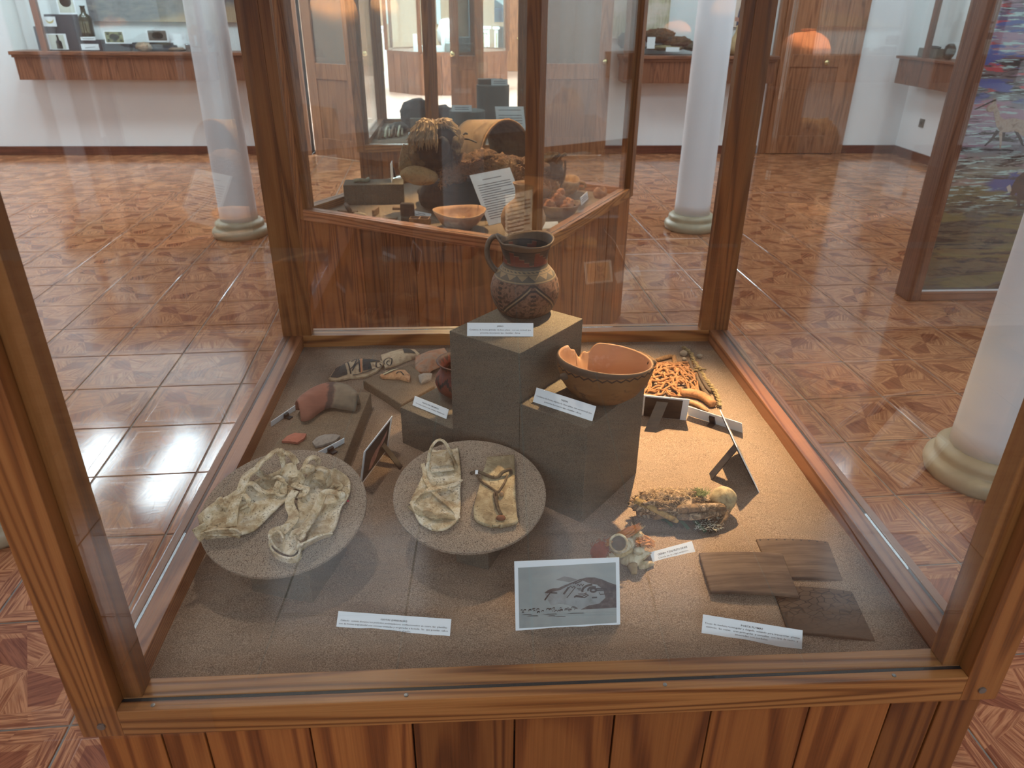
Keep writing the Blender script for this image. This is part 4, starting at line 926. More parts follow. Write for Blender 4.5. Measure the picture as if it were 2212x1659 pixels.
labelcard('label_card', 'white label reading OJOTAS (SANDALIAS) stuck in the front sand', (725, 1364), (971, 1382), (726, 1320), SZ-.004, R45,
          [('OJOTAS (SANDALIAS)', .70, .235, .12, .010), ('Calzado  común durante los períodos prehispánicos; confeccionados en cuero, las  plantillas', .53, .94, .12, 0),
           ('son de forma trapezoidal con correas cruzadas y aseguradas a la suela;  las  que poseían  cabos', .37, .96, .12, 0), ('sueltos  se amarran en el talón.', .21, .32, .12, 0)], group='printed labels')
labelcard('label_card', 'white label reading PORTA PLUMAS in front of the wooden boards', (1515, 1372), (1732, 1408), (1521, 1327), SZ-.004, R45,
          [('PORTA PLUMAS', .72, .22, .12, .010), ('Trozo de madera rectangular y delgada, utilizado para transportar  plumas', .57, .95, .12, 0),
           ('exóticas,  las cuales   eran protegidas  y envueltas  con tiras de cuero  y', .41, .92, .12, 0), ('amarradas con cordeles.', .26, .33, .12, 0)], group='printed labels')
labelcard('label_card', 'white label reading CRÁNEO Y ESQUELETO DE AVE beside the bird skull', (1412, 1220), (1503, 1195), (1408, 1193), SZ-.003, R45,
          [('CRÁNEO  Y ESQUELETO DE AVE', .60, .70, .20, .012), ('Colorida ave de origen amazónico.', .33, .72, .20, 0)], group='printed labels')
# ---- photo print of a hill with figures
def photo(name, lab, bl, br, tl, z, lean, group=None):
    BL, BR = P(*bl, z), P(*br, z); o, ex, ey, w_, h = cardframe(BL, BR, tl, lean); nn = ex.cross(ey)
    t = thing(name, lab, 'photograph', (BL+BR)/2, group)
    MB().slab([o, o+ex*w_, o+ex*w_+ey*h, o+ey*h], -nn, .002).build('card', M['paper'], t)
    return t, o, ex, ey, w_, h
t, o, ex, ey, w_, h_ = photo('hill_photograph', 'white bordered photograph of a dark hill with ground figures standing in the sand', (1114, 1366), (1340, 1356), (1110, 1213), SZ-.004, R25)
F = lambda pts, m, name='print', lift=.0004: flat(t, o, ex, ey, [(u*w_, v*h_) for u, v in pts], m, name, lift)
skyp = mott('print_grey_sky', [S(142, 148, 148), S(156, 160, 158), S(132, 138, 140)], 12, .6, 0); hillp = mott('print_dark_hill', [S(42, 30, 32), S(64, 50, 50), S(92, 82, 80)], 160, .6, 0, 0); hilll = mott('print_light_slope', [S(150, 154, 154), S(138, 140, 140), S(112, 110, 110)], 60, .6, 0, 0); pk = plain('print_black', S(40, 30, 32), .6, var=.1)
F([(.035, .055), (.965, .075), (.965, .935), (.035, .91)], skyp)
F([(.39, .72), (.47, .765), (.53, .745), (.60, .71), (.52, .68)], mott('print_far_hill', [S(96, 90, 90), S(130, 130, 130)], 40, .6, 0), lift=.0006)
F([(.28, .545), (.32, .585), (.36, .60), (.41, .60), (.47, .64), (.55, .68), (.62, .715), (.68, .735), (.76, .73), (.83, .70), (.90, .65), (.965, .615), (.965, .295), (.60, .29), (.50, .36), (.42, .38), (.34, .36), (.31, .44)], hilll, lift=.0008)
F([(.62, .715), (.68, .737), (.76, .733), (.83, .702), (.90, .652), (.965, .617), (.965, .292), (.62, .285), (.70, .34), (.80, .36), (.86, .44), (.84, .56), (.78, .63), (.70, .66)], hillp, lift=.001)
F([(.28, .548), (.32, .587), (.36, .602), (.41, .602), (.55, .682), (.62, .717), (.52, .64), (.43, .575), (.36, .555), (.31, .535)], hillp, lift=.001)
def stroke(pts, wd, m=pk, lift=.0013):
    b = MB(); nn = ex.cross(ey); q = [o+ex*(u*w_)+ey*(v*h_)+nn*lift for u, v in pts]; vs = []
    for i, p in enumerate(q):
        tt = (q[min(i+1, len(q)-1)]-q[max(i-1, 0)]).normalized(); a = tt.cross(nn)*wd/2; vs += [p-a, p+a]
    b.add(vs, [(2*i, 2*i+1, 2*i+3, 2*i+2) for i in range(len(q)-1)]); return b.build('print', m, t)
arc = lambda cx_, cy_, rx, ry, a0, a1, n=12: [(cx_+rx*math.cos(math.radians(lerp(a0, a1, k/n))), cy_+ry*math.sin(math.radians(lerp(a0, a1, k/n)))) for k in range(n+1)]
for pts, wd in (([(.28, .44), (.31, .50), (.335, .545), (.40, .535)], .0022), ([(.46, .515), (.49, .57), (.51, .61)], .003), ([(.49, .46), (.53, .53), (.57, .60)], .0014), ([(.51, .60), (.53, .625), (.545, .60), (.56, .62), (.575, .60)], .0016),
                ([(.55, .66), (.60, .70), (.63, .715)], .002), ([(.57, .655), (.61, .68), (.64, .70)], .002), ([(.59, .63), (.60, .65), (.615, .625), (.63, .65), (.64, .62), (.655, .645)], .0018), (arc(.745, .55, .105, .085, 95, 190), .0035), (arc(.745, .56, .05, .04, 60, 200), .003), (arc(.745, .555, .028, .025, 0, 360), .003),
                ([(.77, .575), (.87, .57), (.88, .55), (.77, .55)], .0022), ([(.56, .465), (.58, .475), (.66, .455), (.70, .49), (.68, .50), (.64, .475), (.58, .49), (.56, .465)], .0018), ([(.60, .51), (.65, .505), (.68, .52)], .0016), ([(.73, .45), (.78, .45)], .0025), ([(.80, .52), (.81, .49), (.93, .50)], .0016), ([(.60, .57), (.65, .56)], .0014), ([(.59, .585), (.63, .59)], .0014)):
    stroke(pts, wd)
random.seed(3)
for k in range(34):
    u = random.uniform(.045, .57); v = random.uniform(.26, .315); s_ = random.uniform(.006, .016)
    F([(u, v), (u+s_*.4, v), (u+s_*.5, v+s_), (u+s_*1.5, v+s_), (u+s_*1.7, v), (u+s_*2, v+s_*1.5), (u+s_*1.4, v+s_*2), (u+s_*.3, v+s_*1.8)], pk, lift=.0013)
for u, v, l in ((.06, .245, .10), (.10, .225, .12), (.26, .24, .14), (.36, .20, .12), (.48, .235, .18), (.30, .215, .08)):
    F([(u, v), (u+l, v-.004), (u+l*.9, v+.004), (u+l*.3, v+.006)], pk, lift=.0013)
# ---- easel cards seen from behind or edge on
def easel(name, lab, c4, faceN, th=.0035, border=.06, group='photographs on easels'):
    """c4: 3D corners bottom-left, bottom-right, top-right, top-left seen from the printed side"""
    t = thing(name, lab, 'photograph', (c4[0]+c4[1])/2, group); n = (c4[1]-c4[0]).cross(c4[3]-c4[0]).normalized()
    MB().slab(c4, -n, th*.4).build('card', M['paper'], t)
    k = .08; bk = [lerp(lerp(c4[0], c4[1], u), lerp(c4[3], c4[2], u), v)-n*th*.42 for u, v in ((.14, .04), (.96, .04), (.96, .93), (.14, .93))]
    MB().slab(bk, -n, th*.6).build('backing', M['black'], t)
    return t, n
# photo with its back to the camera, behind the bowl plinth
a, b_ = P(1482, 907), P(1386, 897); up = (height(1481, 850, a)+.0)-SZ
lean = (b_-a).cross(V((0, 0, 1))).normalized()
if lean.dot(V((0, 1, 0))) > 0: pass
bk_ = -lean if lean.y > 0 else lean
top = V((0, 0, .072))+bk_*.030
t, n = easel('petroglyph_photograph', 'photograph facing away beside the bowl plinth, black easel back showing', [a, b_, b_+top, a+top], None)
o, ex, ey, w_, h_ = a, (b_-a).normalized(), top.normalized(), (b_-a).length, top.length
F = lambda pts, m, name='print', lift=.0004: flat(t, o, ex, ey, [(u*w_, v*h_) for u, v in pts], m, name, lift)
F([(.08, .08), (.92, .08), (.92, .92), (.08, .92)], plain('print_tan', S(188, 152, 118), .6, var=.1, scale=10))
for dy in (.5, .66): stroke([(.30, dy+.14), (.42, dy), (.54, dy+.14)], .006)
stroke([(.32, .2), (.36, .38), (.48, .36), (.50, .2)], .006); stroke(arc(.70, .5, .09, .28, 0, 360, 18), .002)
pa = lerp(a, b_, .58)+V((0, 0, .060))+bk_*.028+bk_*.004; pf = P(1404, 932)
dv = (b_-a).normalized()*.013
MB().hexa([pf-dv, pf+dv, pf+dv+bk_*.003, pf-dv+bk_*.003], [pa-dv, pa+dv, pa+dv+bk_*.003, pa-dv+bk_*.003]).build('easel_leg', M['black'], t)
# label with a clip seen from behind
def clipped(lab, bl, br, tl, z, lean, clip, tilt_to=None, w_clip=.010):
    BL, BR = P(*bl, z), P(*br, z); o, ex, ey, w_, h = cardframe(BL, BR, tl, lean); nn = ex.cross(ey)
    t = thing('clipped_label', lab, 'label', (BL+BR)/2, 'label cards seen from behind')
    MB().slab([o, o+ex*w_, o+ex*w_+ey*h, o+ey*h], -nn, .0012).build('card', M['paper'], t)
    c = o+ex*(w_*clip)+ey*(h*.42)+nn*.0012
    MB().box(c+nn*.002, (.013, .005, h*.75), M=Matrix((ex, nn, ey)).transposed()).build('clip', M['black'], t)
    c2 = V((c.x, c.y, z+.002))+V((nn.x, nn.y, 0))*.008
    MB().box(c2, (.013, .016, .003), M=Matrix((ex, V((nn.x, nn.y, 0)).normalized(), V((0, 0, 1)))).transposed()).build('clip_foot', M['black'], t)
    return t
clipped('white label seen from behind with a black clip, on warm lit sand', (1487, 897), (1604, 935), (1485, 877), SZ, -.5, .47)
clipped('grey label edge with black clip standing on the long sand block', (679, 992), (744, 957), (680, 981), ZS, -.15, .5)
clipped('grey label edge with black clip between long sand block and left rail', (586, 922), (640, 885), (586, 911), SZ, -.15, .55)
# A-frame card seen edge on near the right rail
G = P(1641, 1064); r1, r2 = ray(1641, 1066), ray(1552, 885); pn = r1.cross(r2).normalized()
hd = pn.cross(V((0, 0, 1))).normalized()
if hd.y < 0: hd = -hd
upv = hd.cross(pn).normalized()
if upv.z < 0: upv = -upv
pn2 = Matrix.Rotation(-.022, 3, 'Z')@hd; L_ = .15; Hh = .125
c = [G, G+pn2*L_, G+pn2*L_+upv*Hh, G+upv*Hh]
nrm = (c[1]-c[0]).cross(c[3]-c[0]); 
t, n = easel('llama_photograph', 'photograph on an easel seen edge on, leaning near the right rail', c if nrm.x > 0 else [c[1], c[0], c[3], c[2]], None, .004)
cc = c if nrm.x > 0 else [c[1], c[0], c[3], c[2]]
o, ex, ey, w_, h_ = cc[0], (cc[1]-cc[0]).normalized(), (cc[3]-cc[0]).normalized(), L_, Hh
F([(.06, .06), (.94, .06), (.94, .94), (.06, .94)], plain('print_cream', S(214, 202, 186), .6, var=.05))
F([(.36, .2), (.40, .2), (.41, .4), (.56, .4), (.57, .2), (.61, .2), (.62, .5), (.60, .58), (.46, .6), (.42, .8), (.46, .86), (.40, .9), (.33, .84), (.36, .78), (.36, .5)], mott('print_llama', [S(90, 70, 66), S(150, 120, 110)], 120, .6, 0), lift=.0007)
mid_ = lerp(c[0], c[1], .35); pa = mid_+upv*(Hh*.72)+(-n)*.004; pf = P(1533, 1031); dv = pn2*.012
MB().hexa([pf-dv, pf+dv, pf+dv+n*.003, pf-dv+n*.003], [pa-dv, pa+dv, pa+dv+n*.003, pa-dv+n*.003]).build('easel_leg', M['black'], t)
# foreshortened photo of a gourd between block and stand
Dp, Cp = P(778, 1052), P(838, 970); hh = height(847, 897, Cp)-SZ
tl3 = Dp+V((0, 0, hh)); b_ = CAM
ed = (Cp-Dp).normalized(); nn = V((ed.y, -ed.x, 0)); 
if nn.dot(CAM-Dp) < 0: nn = -nn
def toph(base, px, py):
    best = None
    for k in range(-60, 90):
        l = k*.001; q = base+V((0, 0, .0))-nn*l
        z = height(px, py, q); x, y = pr((q.x, q.y, z)); e = abs(x-px)
        if best is None or e < best[0]: best = (e, V((q.x, q.y, z)))
    return best[1]
A_, B_ = toph(Dp, 788, 980), toph(Cp, 847, 895); 
upm = ((A_-Dp)+(B_-Cp))/2
t, n = easel('gourd_photograph', 'white bordered photograph of a pink gourd shape on black, beside the left stand', [Dp, Cp, Cp+upm, Dp+upm], None)
o, ex, ey, w_, h_ = Dp, (Cp-Dp).normalized(), upm.normalized(), (Cp-Dp).length, upm.length
F([(.05, .08), (.92, .06), (.92, .95), (.05, .95)], plain('print_dark_grey', S(58, 56, 56), .6, var=.1))
F([(.24, .2), (.34, .16), (.48, .26), (.60, .46), (.72, .50), (.82, .60), (.84, .76), (.72, .68), (.58, .60), (.44, .58), (.30, .46)], mott('print_pink_gourd', [S(150, 96, 88), S(196, 160, 156)], 30, .5, 0), lift=.0007)
pf = P(868, 1012); pa = lerp(Dp, Cp, .75)+upm*.45-n*.004; dv = ex*.008
MB().hexa([pf-dv, pf+dv, pf+dv-V((0, 0, .003)), pf-dv-V((0, 0, .003))], [pa-dv, pa+dv, pa+dv-V((0, 0, .003)), pa-dv-V((0, 0, .003))]).build('easel_leg', M['black'], t)
# information sheet behind the tallest plinth, facing the rear glass
q = A0+EX*.18+ED*.222; q2 = A0+EX*.31+ED*.222
t = thing('information_sheet', 'paper sheet fixed to the back of the tallest plinth facing the rear glass', 'sheet', (q+q2)/2+V((0, 0, SZ)))
MB().slab([V((q.x, q.y, .06)), V((q2.x, q2.y, .06)), V((q2.x, q2.y, .27)), V((q.x, q.y, .27))], ED, .001).build('paper', M['paper'], t)
for k in range(13):
    z = .25-k*.014; e0, e1_ = lerp(q, q2, .08), lerp(q, q2, .92 if k % 4 else .7)
    MB().add([V((e0.x, e0.y, z))+ED*.0016, V((e1_.x, e1_.y, z))+ED*.0016, V((e1_.x, e1_.y, z+.004))+ED*.0016, V((e0.x, e0.y, z+.004))+ED*.0016], [(0, 1, 2, 3)]).build('text_line', M['ink'], t)

# ---- cords, cobs, bones at the right rear
random.seed(21)
rope = mott('orange_brown_cord', [S(96, 62, 38), S(150, 104, 68), S(176, 130, 90), S(124, 82, 52)], 120, .9, .5)
oc = P(1447, 822); t = thing('cord_bundle', 'tangled heap of orange brown twisted cords behind the bowl', 'cords', oc)
for k in range(56):
    x = random.uniform(1392, 1500); y = random.uniform(792, 850); pts = []
    an = random.uniform(0, 6.28)
    for j in range(9):
        rr = math.hypot((x-1447)/62, (y-822)/34); zz = .004+max(0, (1-rr*rr))*.034*random.uniform(.55, 1)
        pts.append(P(x, y, SZ)+V((0, 0, zz))); an += random.uniform(-1.1, 1.1); x += math.cos(an)*11; y += math.sin(an)*6.5
        x = min(1506, max(1390, x)); y = min(858, max(786, y))
    MB().tube(spline(pts, 3), random.uniform(.0022, .0034), 6).build('cord', rope, t, True)
cob = mott('dry_corn_cob', [S(120, 88, 58), S(158, 122, 84), S(96, 68, 46)], 110, .9, .9)
def stick(name, lab, cat, pts, r, m, z=None, group=None, n=12):
    q = [P(x, y, SZ+(z or r*.9)) for x, y in pts]; q = spline(q, 5)
    k = len(q); R = [r*min(1, .55+1.2*min(i, k-1-i)/3)*(1+.06*math.sin(i*1.7)) for i in range(k)]
    b = MB(); b.tube(q, R, n); return tag(b.build(name, m, smooth=True), lab, cat, group)
stick('corn_cob', 'dry corn cob leaning towards the bowl rim, leftmost of three', 'cob', [(1376, 762), (1392, 768), (1404, 776), (1417, 785)], .0075, cob, group='dry corn cobs')
stick('corn_cob', 'dry corn cob lying crosswise, middle one of three', 'cob', [(1418, 779), (1434, 773), (1452, 769)], .0065, cob, group='dry corn cobs')
stick('corn_cob', 'short dry corn cob lying lengthwise, rightmost of three', 'cob', [(1456, 769), (1457, 780), (1458, 791)], .0065, cob, group='dry corn cobs')
stick('curved_bone', 'thick brown curved gourd stem in front of the cords', 'bone', [(1470, 848), (1490, 849), (1511, 853), (1527, 862), (1541, 874)], .011, mott('brown_gourd', [S(130, 86, 52), S(176, 128, 86), S(108, 70, 46)], 60, .7, .3))
stick('curved_bone', 'thin pale curved stick between the cords and the clipped label', 'bone', [(1478, 866), (1495, 870), (1512, 877), (1528, 888)], .0055, mott('pale_stick', [S(150, 114, 78), S(190, 154, 112)], 60, .8, .3))
brd = mott('braided_cord', [S(108, 92, 62), S(160, 140, 100), S(84, 70, 50)], 90, .9, .6)
pth = [(1476, 750), (1484, 757), (1494, 767), (1499, 782), (1510, 796), (1522, 817), (1534, 832), (1545, 847), (1551, 863), (1553, 876)]
sl = thing('braided_sling', 'braided knotted sling cord with dark rods lying along the right rear sand', 'sling', P(1520, 815))
pp = spline([P(x, y, SZ+.007) for x, y in pth], 7)
for ph in (0, 2.1, 4.2):
    q = []
    for i, p in enumerate(pp):
        tt = (pp[min(i+1, len(pp)-1)]-pp[max(i-1, 0)]).normalized(); a = tt.cross(V((0, 0, 1))); q.append(p+a*(.0035*math.cos(i*.75+ph))+V((0, 0, .003*math.sin(i*.75+ph))))
    MB().tube(q, .0028, 6).build('strand', brd, sl, True)
for i in range(8, len(pp), 5): MB().ball(pp[i]+V((.003, 0, .002)), (.0045, .0045, .004), 10, 6, .2, seed=i).build('bead', mott('pale_bead', [S(150, 130, 92), S(196, 176, 132)], 60), sl, True)
rodm = mott('dark_rod', [S(58, 48, 40), S(104, 88, 72), S(78, 64, 52)], 90, .85, .6)
for pts in ([(1490, 782), (1496, 798), (1508, 820), (1520, 842), (1532, 856)], [(1500, 790), (1512, 810), (1524, 832), (1535, 846)]):
    MB().tube(spline([P(x, y, SZ+.006) for x, y in pts], 5), .005, 8).build('rod', rodm, sl, True)
for x, y in ((1500, 800), (1506, 794), (1516, 797)): MB().tube(spline([P(x-6, y+4, SZ+.006), P(x, y, SZ+.016), P(x+8, y+1, SZ+.006)], 4), .003, 7).build('knot', brd, sl, True)
for (x, y), r, l in (((1477, 763), .011, 'larger grey pebble with a dark band beside the sling end'), ((1478, 776), .007, 'small round pale pebble nearest the sling knot'), ((1511, 769), .008, 'brown pebble right of the sling end')):
    q = P(x, y, SZ+r*.8); tag(MB().ball(q, (r, r*.85, r*.8), 14, 10, .2, seed=x).build('pebble', mott('pebble', [S(136, 126, 112), S(172, 160, 140)], 50, .7, .3), smooth=True), l, 'pebble', 'pebbles by the sling')
stick('twig', 'dark twisted twig just behind the broken bowl rim', 'twig', [(1290, 752), (1302, 748), (1314, 744), (1326, 750)], .006, cob)
tag(MB().ball(LP(751, 1082, .003), (.003, .0025, .0015), 8, 6, .3).build('pink_scrap', plain('pink_scrap', S(200, 70, 96), .8), smooth=True), 'tiny pink scrap at the edge of the left stand', 'scrap')

# ================================================================== contents of the rear case
def bz2(px, py, up=0, z=SZ): return P(px, py, z)+V((0, 0, up))
greyboard = sandmat('dark_grey_board', S(112, 102, 90), S(74, 66, 58), S(138, 128, 114), 300, .3)
def prismblock(lab, fl_, fr_, back, topy, m, cat='block', name='display_block', z=SZ):
    a, b_ = P(*fl_, z), P(*fr_, z); h_ = height(a and fl_[0], topy, a); d = V((-(b_-a).y, (b_-a).x, 0)).normalized()*back
    q = [a, b_, b_+d, a+d]
    return tag(MB().hexa([V((p.x, p.y, z-.004)) for p in q], [V((p.x, p.y, h_)) for p in q]).build(name, m, bev=.003), lab, cat), q, h_
_, q, hb_ = prismblock('long grey board block in the rear case left of the mummy', (745, 444), (874, 441), .13, 400, greyboard)
c_ = (q[0]+q[3])/2
sn = mott('pale_carving', [S(120, 116, 96), S(160, 156, 132)], 60, .8, .3)
b = MB(); b.tube(spline([P(765, 391, hb_+.006), P(776, 389, hb_+.012), P(790, 390, hb_+.008), P(796, 386, hb_+.01)], 5), .009, 8)
tag(b.build('small_carving', sn, smooth=True), 'small pale carved piece lying on the grey board block', 'carving')
t = thing('standing_card', 'thin white card standing edge on near the right end of the grey block', 'label', P(847, 393, hb_))
p0, p1 = P(845, 394, hb_), P(849, 384, hb_); MB().slab([p0, p1, p1+V((0, 0, .085)), p0+V((0, 0, .085))], (1, 0, 0), .002).build('card', M['paper'], t)
MB().hexa([p1+V((.004, 0, 0)), p1+V((.016, 0, 0)), p1+V((.016, .01, 0)), p1+V((.004, .01, 0))], [p1+V((.002, 0, .05)), p1+V((.006, 0, .05)), p1+V((.006, .01, .05)), p1+V((.002, .01, .05))]).build('stand', M['black'], t)
# mummy bundle
mo = P(1030, 462)
mm = thing('mummy_bundle', 'seated mummy wrapped in dark cloth and brown fur with long fair hair over its head', 'mummy', mo)
W3 = lambda px, py, Y: PY(px, py, Y)
Ym = 2.86
cloth = mott('dark_wrapping_cloth', [S(40, 34, 32), S(56, 50, 48), S(34, 30, 30)], 60, .95, .4)
c1 = W3(1030, 410, Ym)
MB().ball((-.03, Ym+.02, .02), (.33, .23, .105), 40, 26, .12, 2.4, None, 3).build('bundle', cloth, mm, True)
MB().lathe([(.10, -.04), (.16, -.03), (.2, .02), (.22, .08)], (-.03, Ym+.02, SZ+.035), 32, 1.25, .95).build('bundle_foot', cloth, mm, True)
fur = mott('brown_fur_wrap', [S(40, 28, 22), S(128, 92, 66), S(62, 44, 32), S(168, 126, 94)], 40, .95, 1, 1.5, .01)
random.seed(8)
b = MB()
for px, py, r in ((985, 362, .055), (1010, 352, .065), (1045, 346, .075), (1075, 352, .07), (1105, 358, .065), (1135, 362, .065), (1160, 366, .06), (960, 374, .04), (1030, 368, .07), (1085, 372, .08), (1130, 382, .08), (990, 384, .04)):
    p = W3(px, py, Ym-.10); b.ball(p, (r, r*.8, r*.62), 18, 12, .45, 5, None, px)
b.build('fur_wrap', fur, mm, True)
b = MB()
for k in range(900):
    px = random.uniform(950, 1170); py = 392-34*math.sin(min(1, max(0, (px-940)/190))*2.6)+random.uniform(-14, 18); p = W3(px, py, Ym-.155)
    d_ = V((random.uniform(-1, 1), random.uniform(-.6, .2), random.uniform(-.8, .6)))*.024; b.tube([p, p+d_*.5+V((0, -.006, .004)), p+d_], [.0038, .0030, .0010], 4)
b.build('fur_tufts', plain('fur_tuft_hair', S(140, 102, 74), .95, var=.65, scale=70), mm, kind='stuff')
hide = mott('tan_hide', [S(150, 116, 78), S(182, 144, 100), S(124, 94, 62)], 40, .9, .4)
MB().ball(W3(905, 380, Ym-.16), (.085, .05, .042), 26, 16, .1, 2, Matrix.Rotation(.12, 3, 'Y'), 5).build('hide_fold', hide, mm, True)
MB().ball(W3(882, 362, Ym-.1), (.045, .04, .05), 22, 14, .3, 3, None, 6).build('hide_fold', mott('dark_hide', [S(96, 74, 48), S(140, 110, 74), S(70, 54, 38)], 30), mm, True)
MB().ball(W3(896, 345, Ym-.08), (.055, .05, .05), 22, 14, .3, 3, None, 7).build('hide_fold', mott('brown_crumpled_hide', [S(80, 58, 40), S(124, 94, 66), S(56, 42, 32)], 40, .9, .8), mm, True)
hc = W3(940, 315, Ym-.06)
MB().ball(hc, (.098, .09, .112), 32, 22, .08, 2, Matrix.Rotation(.15, 3, 'Y'), 9).build('head', mott('dried_head', [S(26, 20, 17), S(58, 44, 34), S(36, 27, 22)], 30, .9, .6), mm, True)
hairm = plain('long_fair_hair', S(168, 140, 108), .5, var=.6, scale=60)
b = MB()
for k in range(330):
    th_ = random.uniform(-2.9, .35); ph_ = random.uniform(.05, .7)
    s0 = hc+V((.02*math.cos(th_), .02*math.sin(th_), .114)); pts = [s0]
    for j in range(1, 6):
        f = .25+j*.24; ph = min(2.0, f*(1.0+.1*math.sin(k)))
        rr = .113+.007*math.sin(j*1.7+k)+.003*j; pts.append(hc+V((rr*math.sin(ph)*math.cos(th_)*.98, rr*.92*math.sin(ph)*math.sin(th_), rr*1.1*math.cos(ph)))+V((random.gauss(0, .004), 0, random.gauss(0, .004))))
    if -1.45 < th_ < -.5: pts = pts[:3]
    b.tube(pts, [random.choice((.0016, .0026, .0042))]*(len(pts)-1)+[.0008], 4)
b.build('hair', hairm, mm, kind='stuff')
b = MB()
for k in range(90):
    p = W3(random.uniform(868, 905), random.uniform(310, 350), Ym-.1); q = W3(random.uniform(866, 892), random.uniform(355, 385), Ym-.13); b.tube([p, lerp(p, q, .5)+V((-.012, 0, 0)), q], [.003, .0024, .001], 4)
b.build('hair', hairm, mm, kind='stuff')
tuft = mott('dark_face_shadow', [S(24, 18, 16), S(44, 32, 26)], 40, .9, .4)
MB().ball(W3(952, 322, Ym-.145), (.04, .024, .055), 18, 12, .2, 3, Matrix.Rotation(.35, 3, 'Y'), 3).build('face_hollow_shade', tuft, mm, True)  # dark lump coloured as the shade inside the face hollow
MB().ball(W3(985, 318, Ym-.115), (.022, .024, .05), 16, 12, .15, 3, None, 4).build('ear_flap', mott('pale_ear', [S(150, 122, 84), S(60, 46, 36), S(176, 150, 108)], 24), mm, True)
bd_ = W3(1188, 368, Ym+.02)
MB().ball(bd_, (.065, .06, .085), 22, 16, .3, 3, None, 12).build('side_bundle', mott('dark_woven_bundle', [S(48, 38, 32), S(88, 68, 54)], 50, .95, .8), mm, True)
for k in range(9):
    a0 = random.uniform(0, 6.28); pts = [bd_+V((.068*math.sin(a0+j*.35)*1.0, -.062*abs(math.cos(a0*.3+j*.2)), .088*math.cos(a0*.7+j*.5))) for j in range(6)]
    MB().tube(spline(pts, 4), .006, 6).build('braid', mott('brown_braid', [S(70, 52, 40), S(124, 96, 72)], 60), mm, True)
for px in (1160, 1186, 1204): MB().tube(spline([W3(px, 392, Ym-.07), W3(px+4, 412, Ym-.09), W3(px-3, 428, Ym-.1)], 4), .005, 6).build('braid', mott('braid_end', [S(60, 46, 36), S(104, 80, 60)], 60), mm, True)
# bent bark sheet behind the head
Yb = 3.12; bark = mott('tan_bark', [S(98, 76, 56), S(122, 98, 74), S(82, 62, 46)], 16, .85, .3)
b = MB(); tA, tB = PY(1016, 260, 3.22), PY(1094, 259, 3.02); cB_ = tB
def arch(u, v):
    a = PI*(1-u)*1.04-.06; rx, rz_ = lerp(.105, .125, v), .19; c_ = lerp(tA, tB, v)-V((0, 0, rz_))
    return c_+V((math.cos(a)*rx, math.cos(a)*.03, math.sin(a)*rz_))
hat = thing('bark_hood', 'bent tan bark hood standing behind the mummy head', 'hood', (cB_.x, Yb, SZ))
MB().grid(arch, 36, 10).build('shell', bark, hat, True, solid=.008)
MB().tube([arch(k/36, 1)+V((0, -.002, 0)) for k in range(37)], .007, 8).build('rim', mott('worn_rim', [S(128, 92, 62), S(158, 120, 84)], 40), hat, True)
MB().tube(spline([W3(992, 312, 3.0), W3(998, 296, 3.0), W3(1005, 288, 3.0), W3(1010, 290, 3.0)], 4), .005, 6).build('cord', M['ink'], hat, True)
MB().tube(spline([W3(1002, 300, 3.0), W3(1016, 302, 3.0), W3(1030, 308, 2.99)], 4), .004, 6).build('cord', M['ink'], hat, True)
for (u, hgt) in ((.04, 0), (.96, 0)):
    p = arch(u, 1); p2 = arch(u, 0); MB().hexa([V((p.x, p.y, SZ)), V((p.x+.02, p.y, SZ)), V((p2.x+.02, p2.y, SZ)), V((p2.x, p2.y, SZ))], [p, p+V((.012, 0, 0)), p2+V((.012, 0, 0)), p2]).build('side_wall', bark, hat)
# bowls, jar and small things in front
def vessel(name, lab, c, prof, m, n=40, sx=1, sy=1, cat=None, fn=None):
    t = thing(name, lab, cat or name, c); MB().lathe(prof, c, n, sx, sy, fn).build('body', m, t, True); return t
peach = mott('peach_clay', [S(176, 126, 92), S(204, 156, 118), S(150, 104, 76)], 12, .8, .2)
cb = P(993, 500)+V((0, .055, 0))
wob = lambda x, y, z, a, j: (x, y, z+.006*math.sin(2*a+1)*(z > .05))
cornb = vessel('corn_bowl', 'shallow peach clay bowl holding corn kernels at the front of the rear case', cb, [(.03, 0), (.052, .001), (.085, .028), (.110, .062), (.117, .078), (.113, .080), (.105, .064), (.08, .032), (.05, .010), (0, .008)], peach, 56, fn=wob, cat='bowl')
kern = plain('corn_kernels', S(222, 176, 104), .6, var=.4, scale=120); b = MB()
for k in range(240):
    a, r = random.uniform(0, 6.28), .075*math.sqrt(random.random()); z = .012+.0045*(1+math.cos(r/.075*PI))*1.2+max(0, r-.05)*.6+random.uniform(0, .004)
    b.ball(cb+V((r*math.cos(a), r*math.sin(a), z)), (.0055, .0045, .0035), 6, 4)
b.build('corn_kernels', kern, cornb, kind='stuff')
jb = P(1131, 516)+V((0, .045, 0))
vessel('jar', 'brown long necked clay jar in front of the text sheet in the rear case', jb, [(.03, 0), (.045, .001), (.075, .02), (.094, .06), (.096, .085), (.082, .12), (.055, .145), (.038, .158), (.034, .175), (.036, .205), (.046, .225), (.042, .226), (.030, .20), (.03, .17), (.0, .16)], mott('warm_brown_clay', [S(140, 98, 66), S(176, 130, 92), S(112, 78, 54)], 14, .6, .2), 44)
rb = P(1208, 474)+V((0, .05, 0))
rbowl = vessel('offering_bowl', 'dark clay bowl heaped with reddish dried lumps at the right of the rear case', rb, [(.03, 0), (.05, .001), (.08, .025), (.098, .055), (.101, .064), (.096, .066), (.08, .04), (.05, .02), (0, .016)], mott('dark_brown_clay', [S(84, 58, 42), S(124, 88, 64)], 16, .7, .2), 48, cat='bowl')
lump = mott('reddish_lump', [S(150, 88, 62), S(190, 128, 94), S(110, 64, 46)], 40, .95, 1, 1, .008)
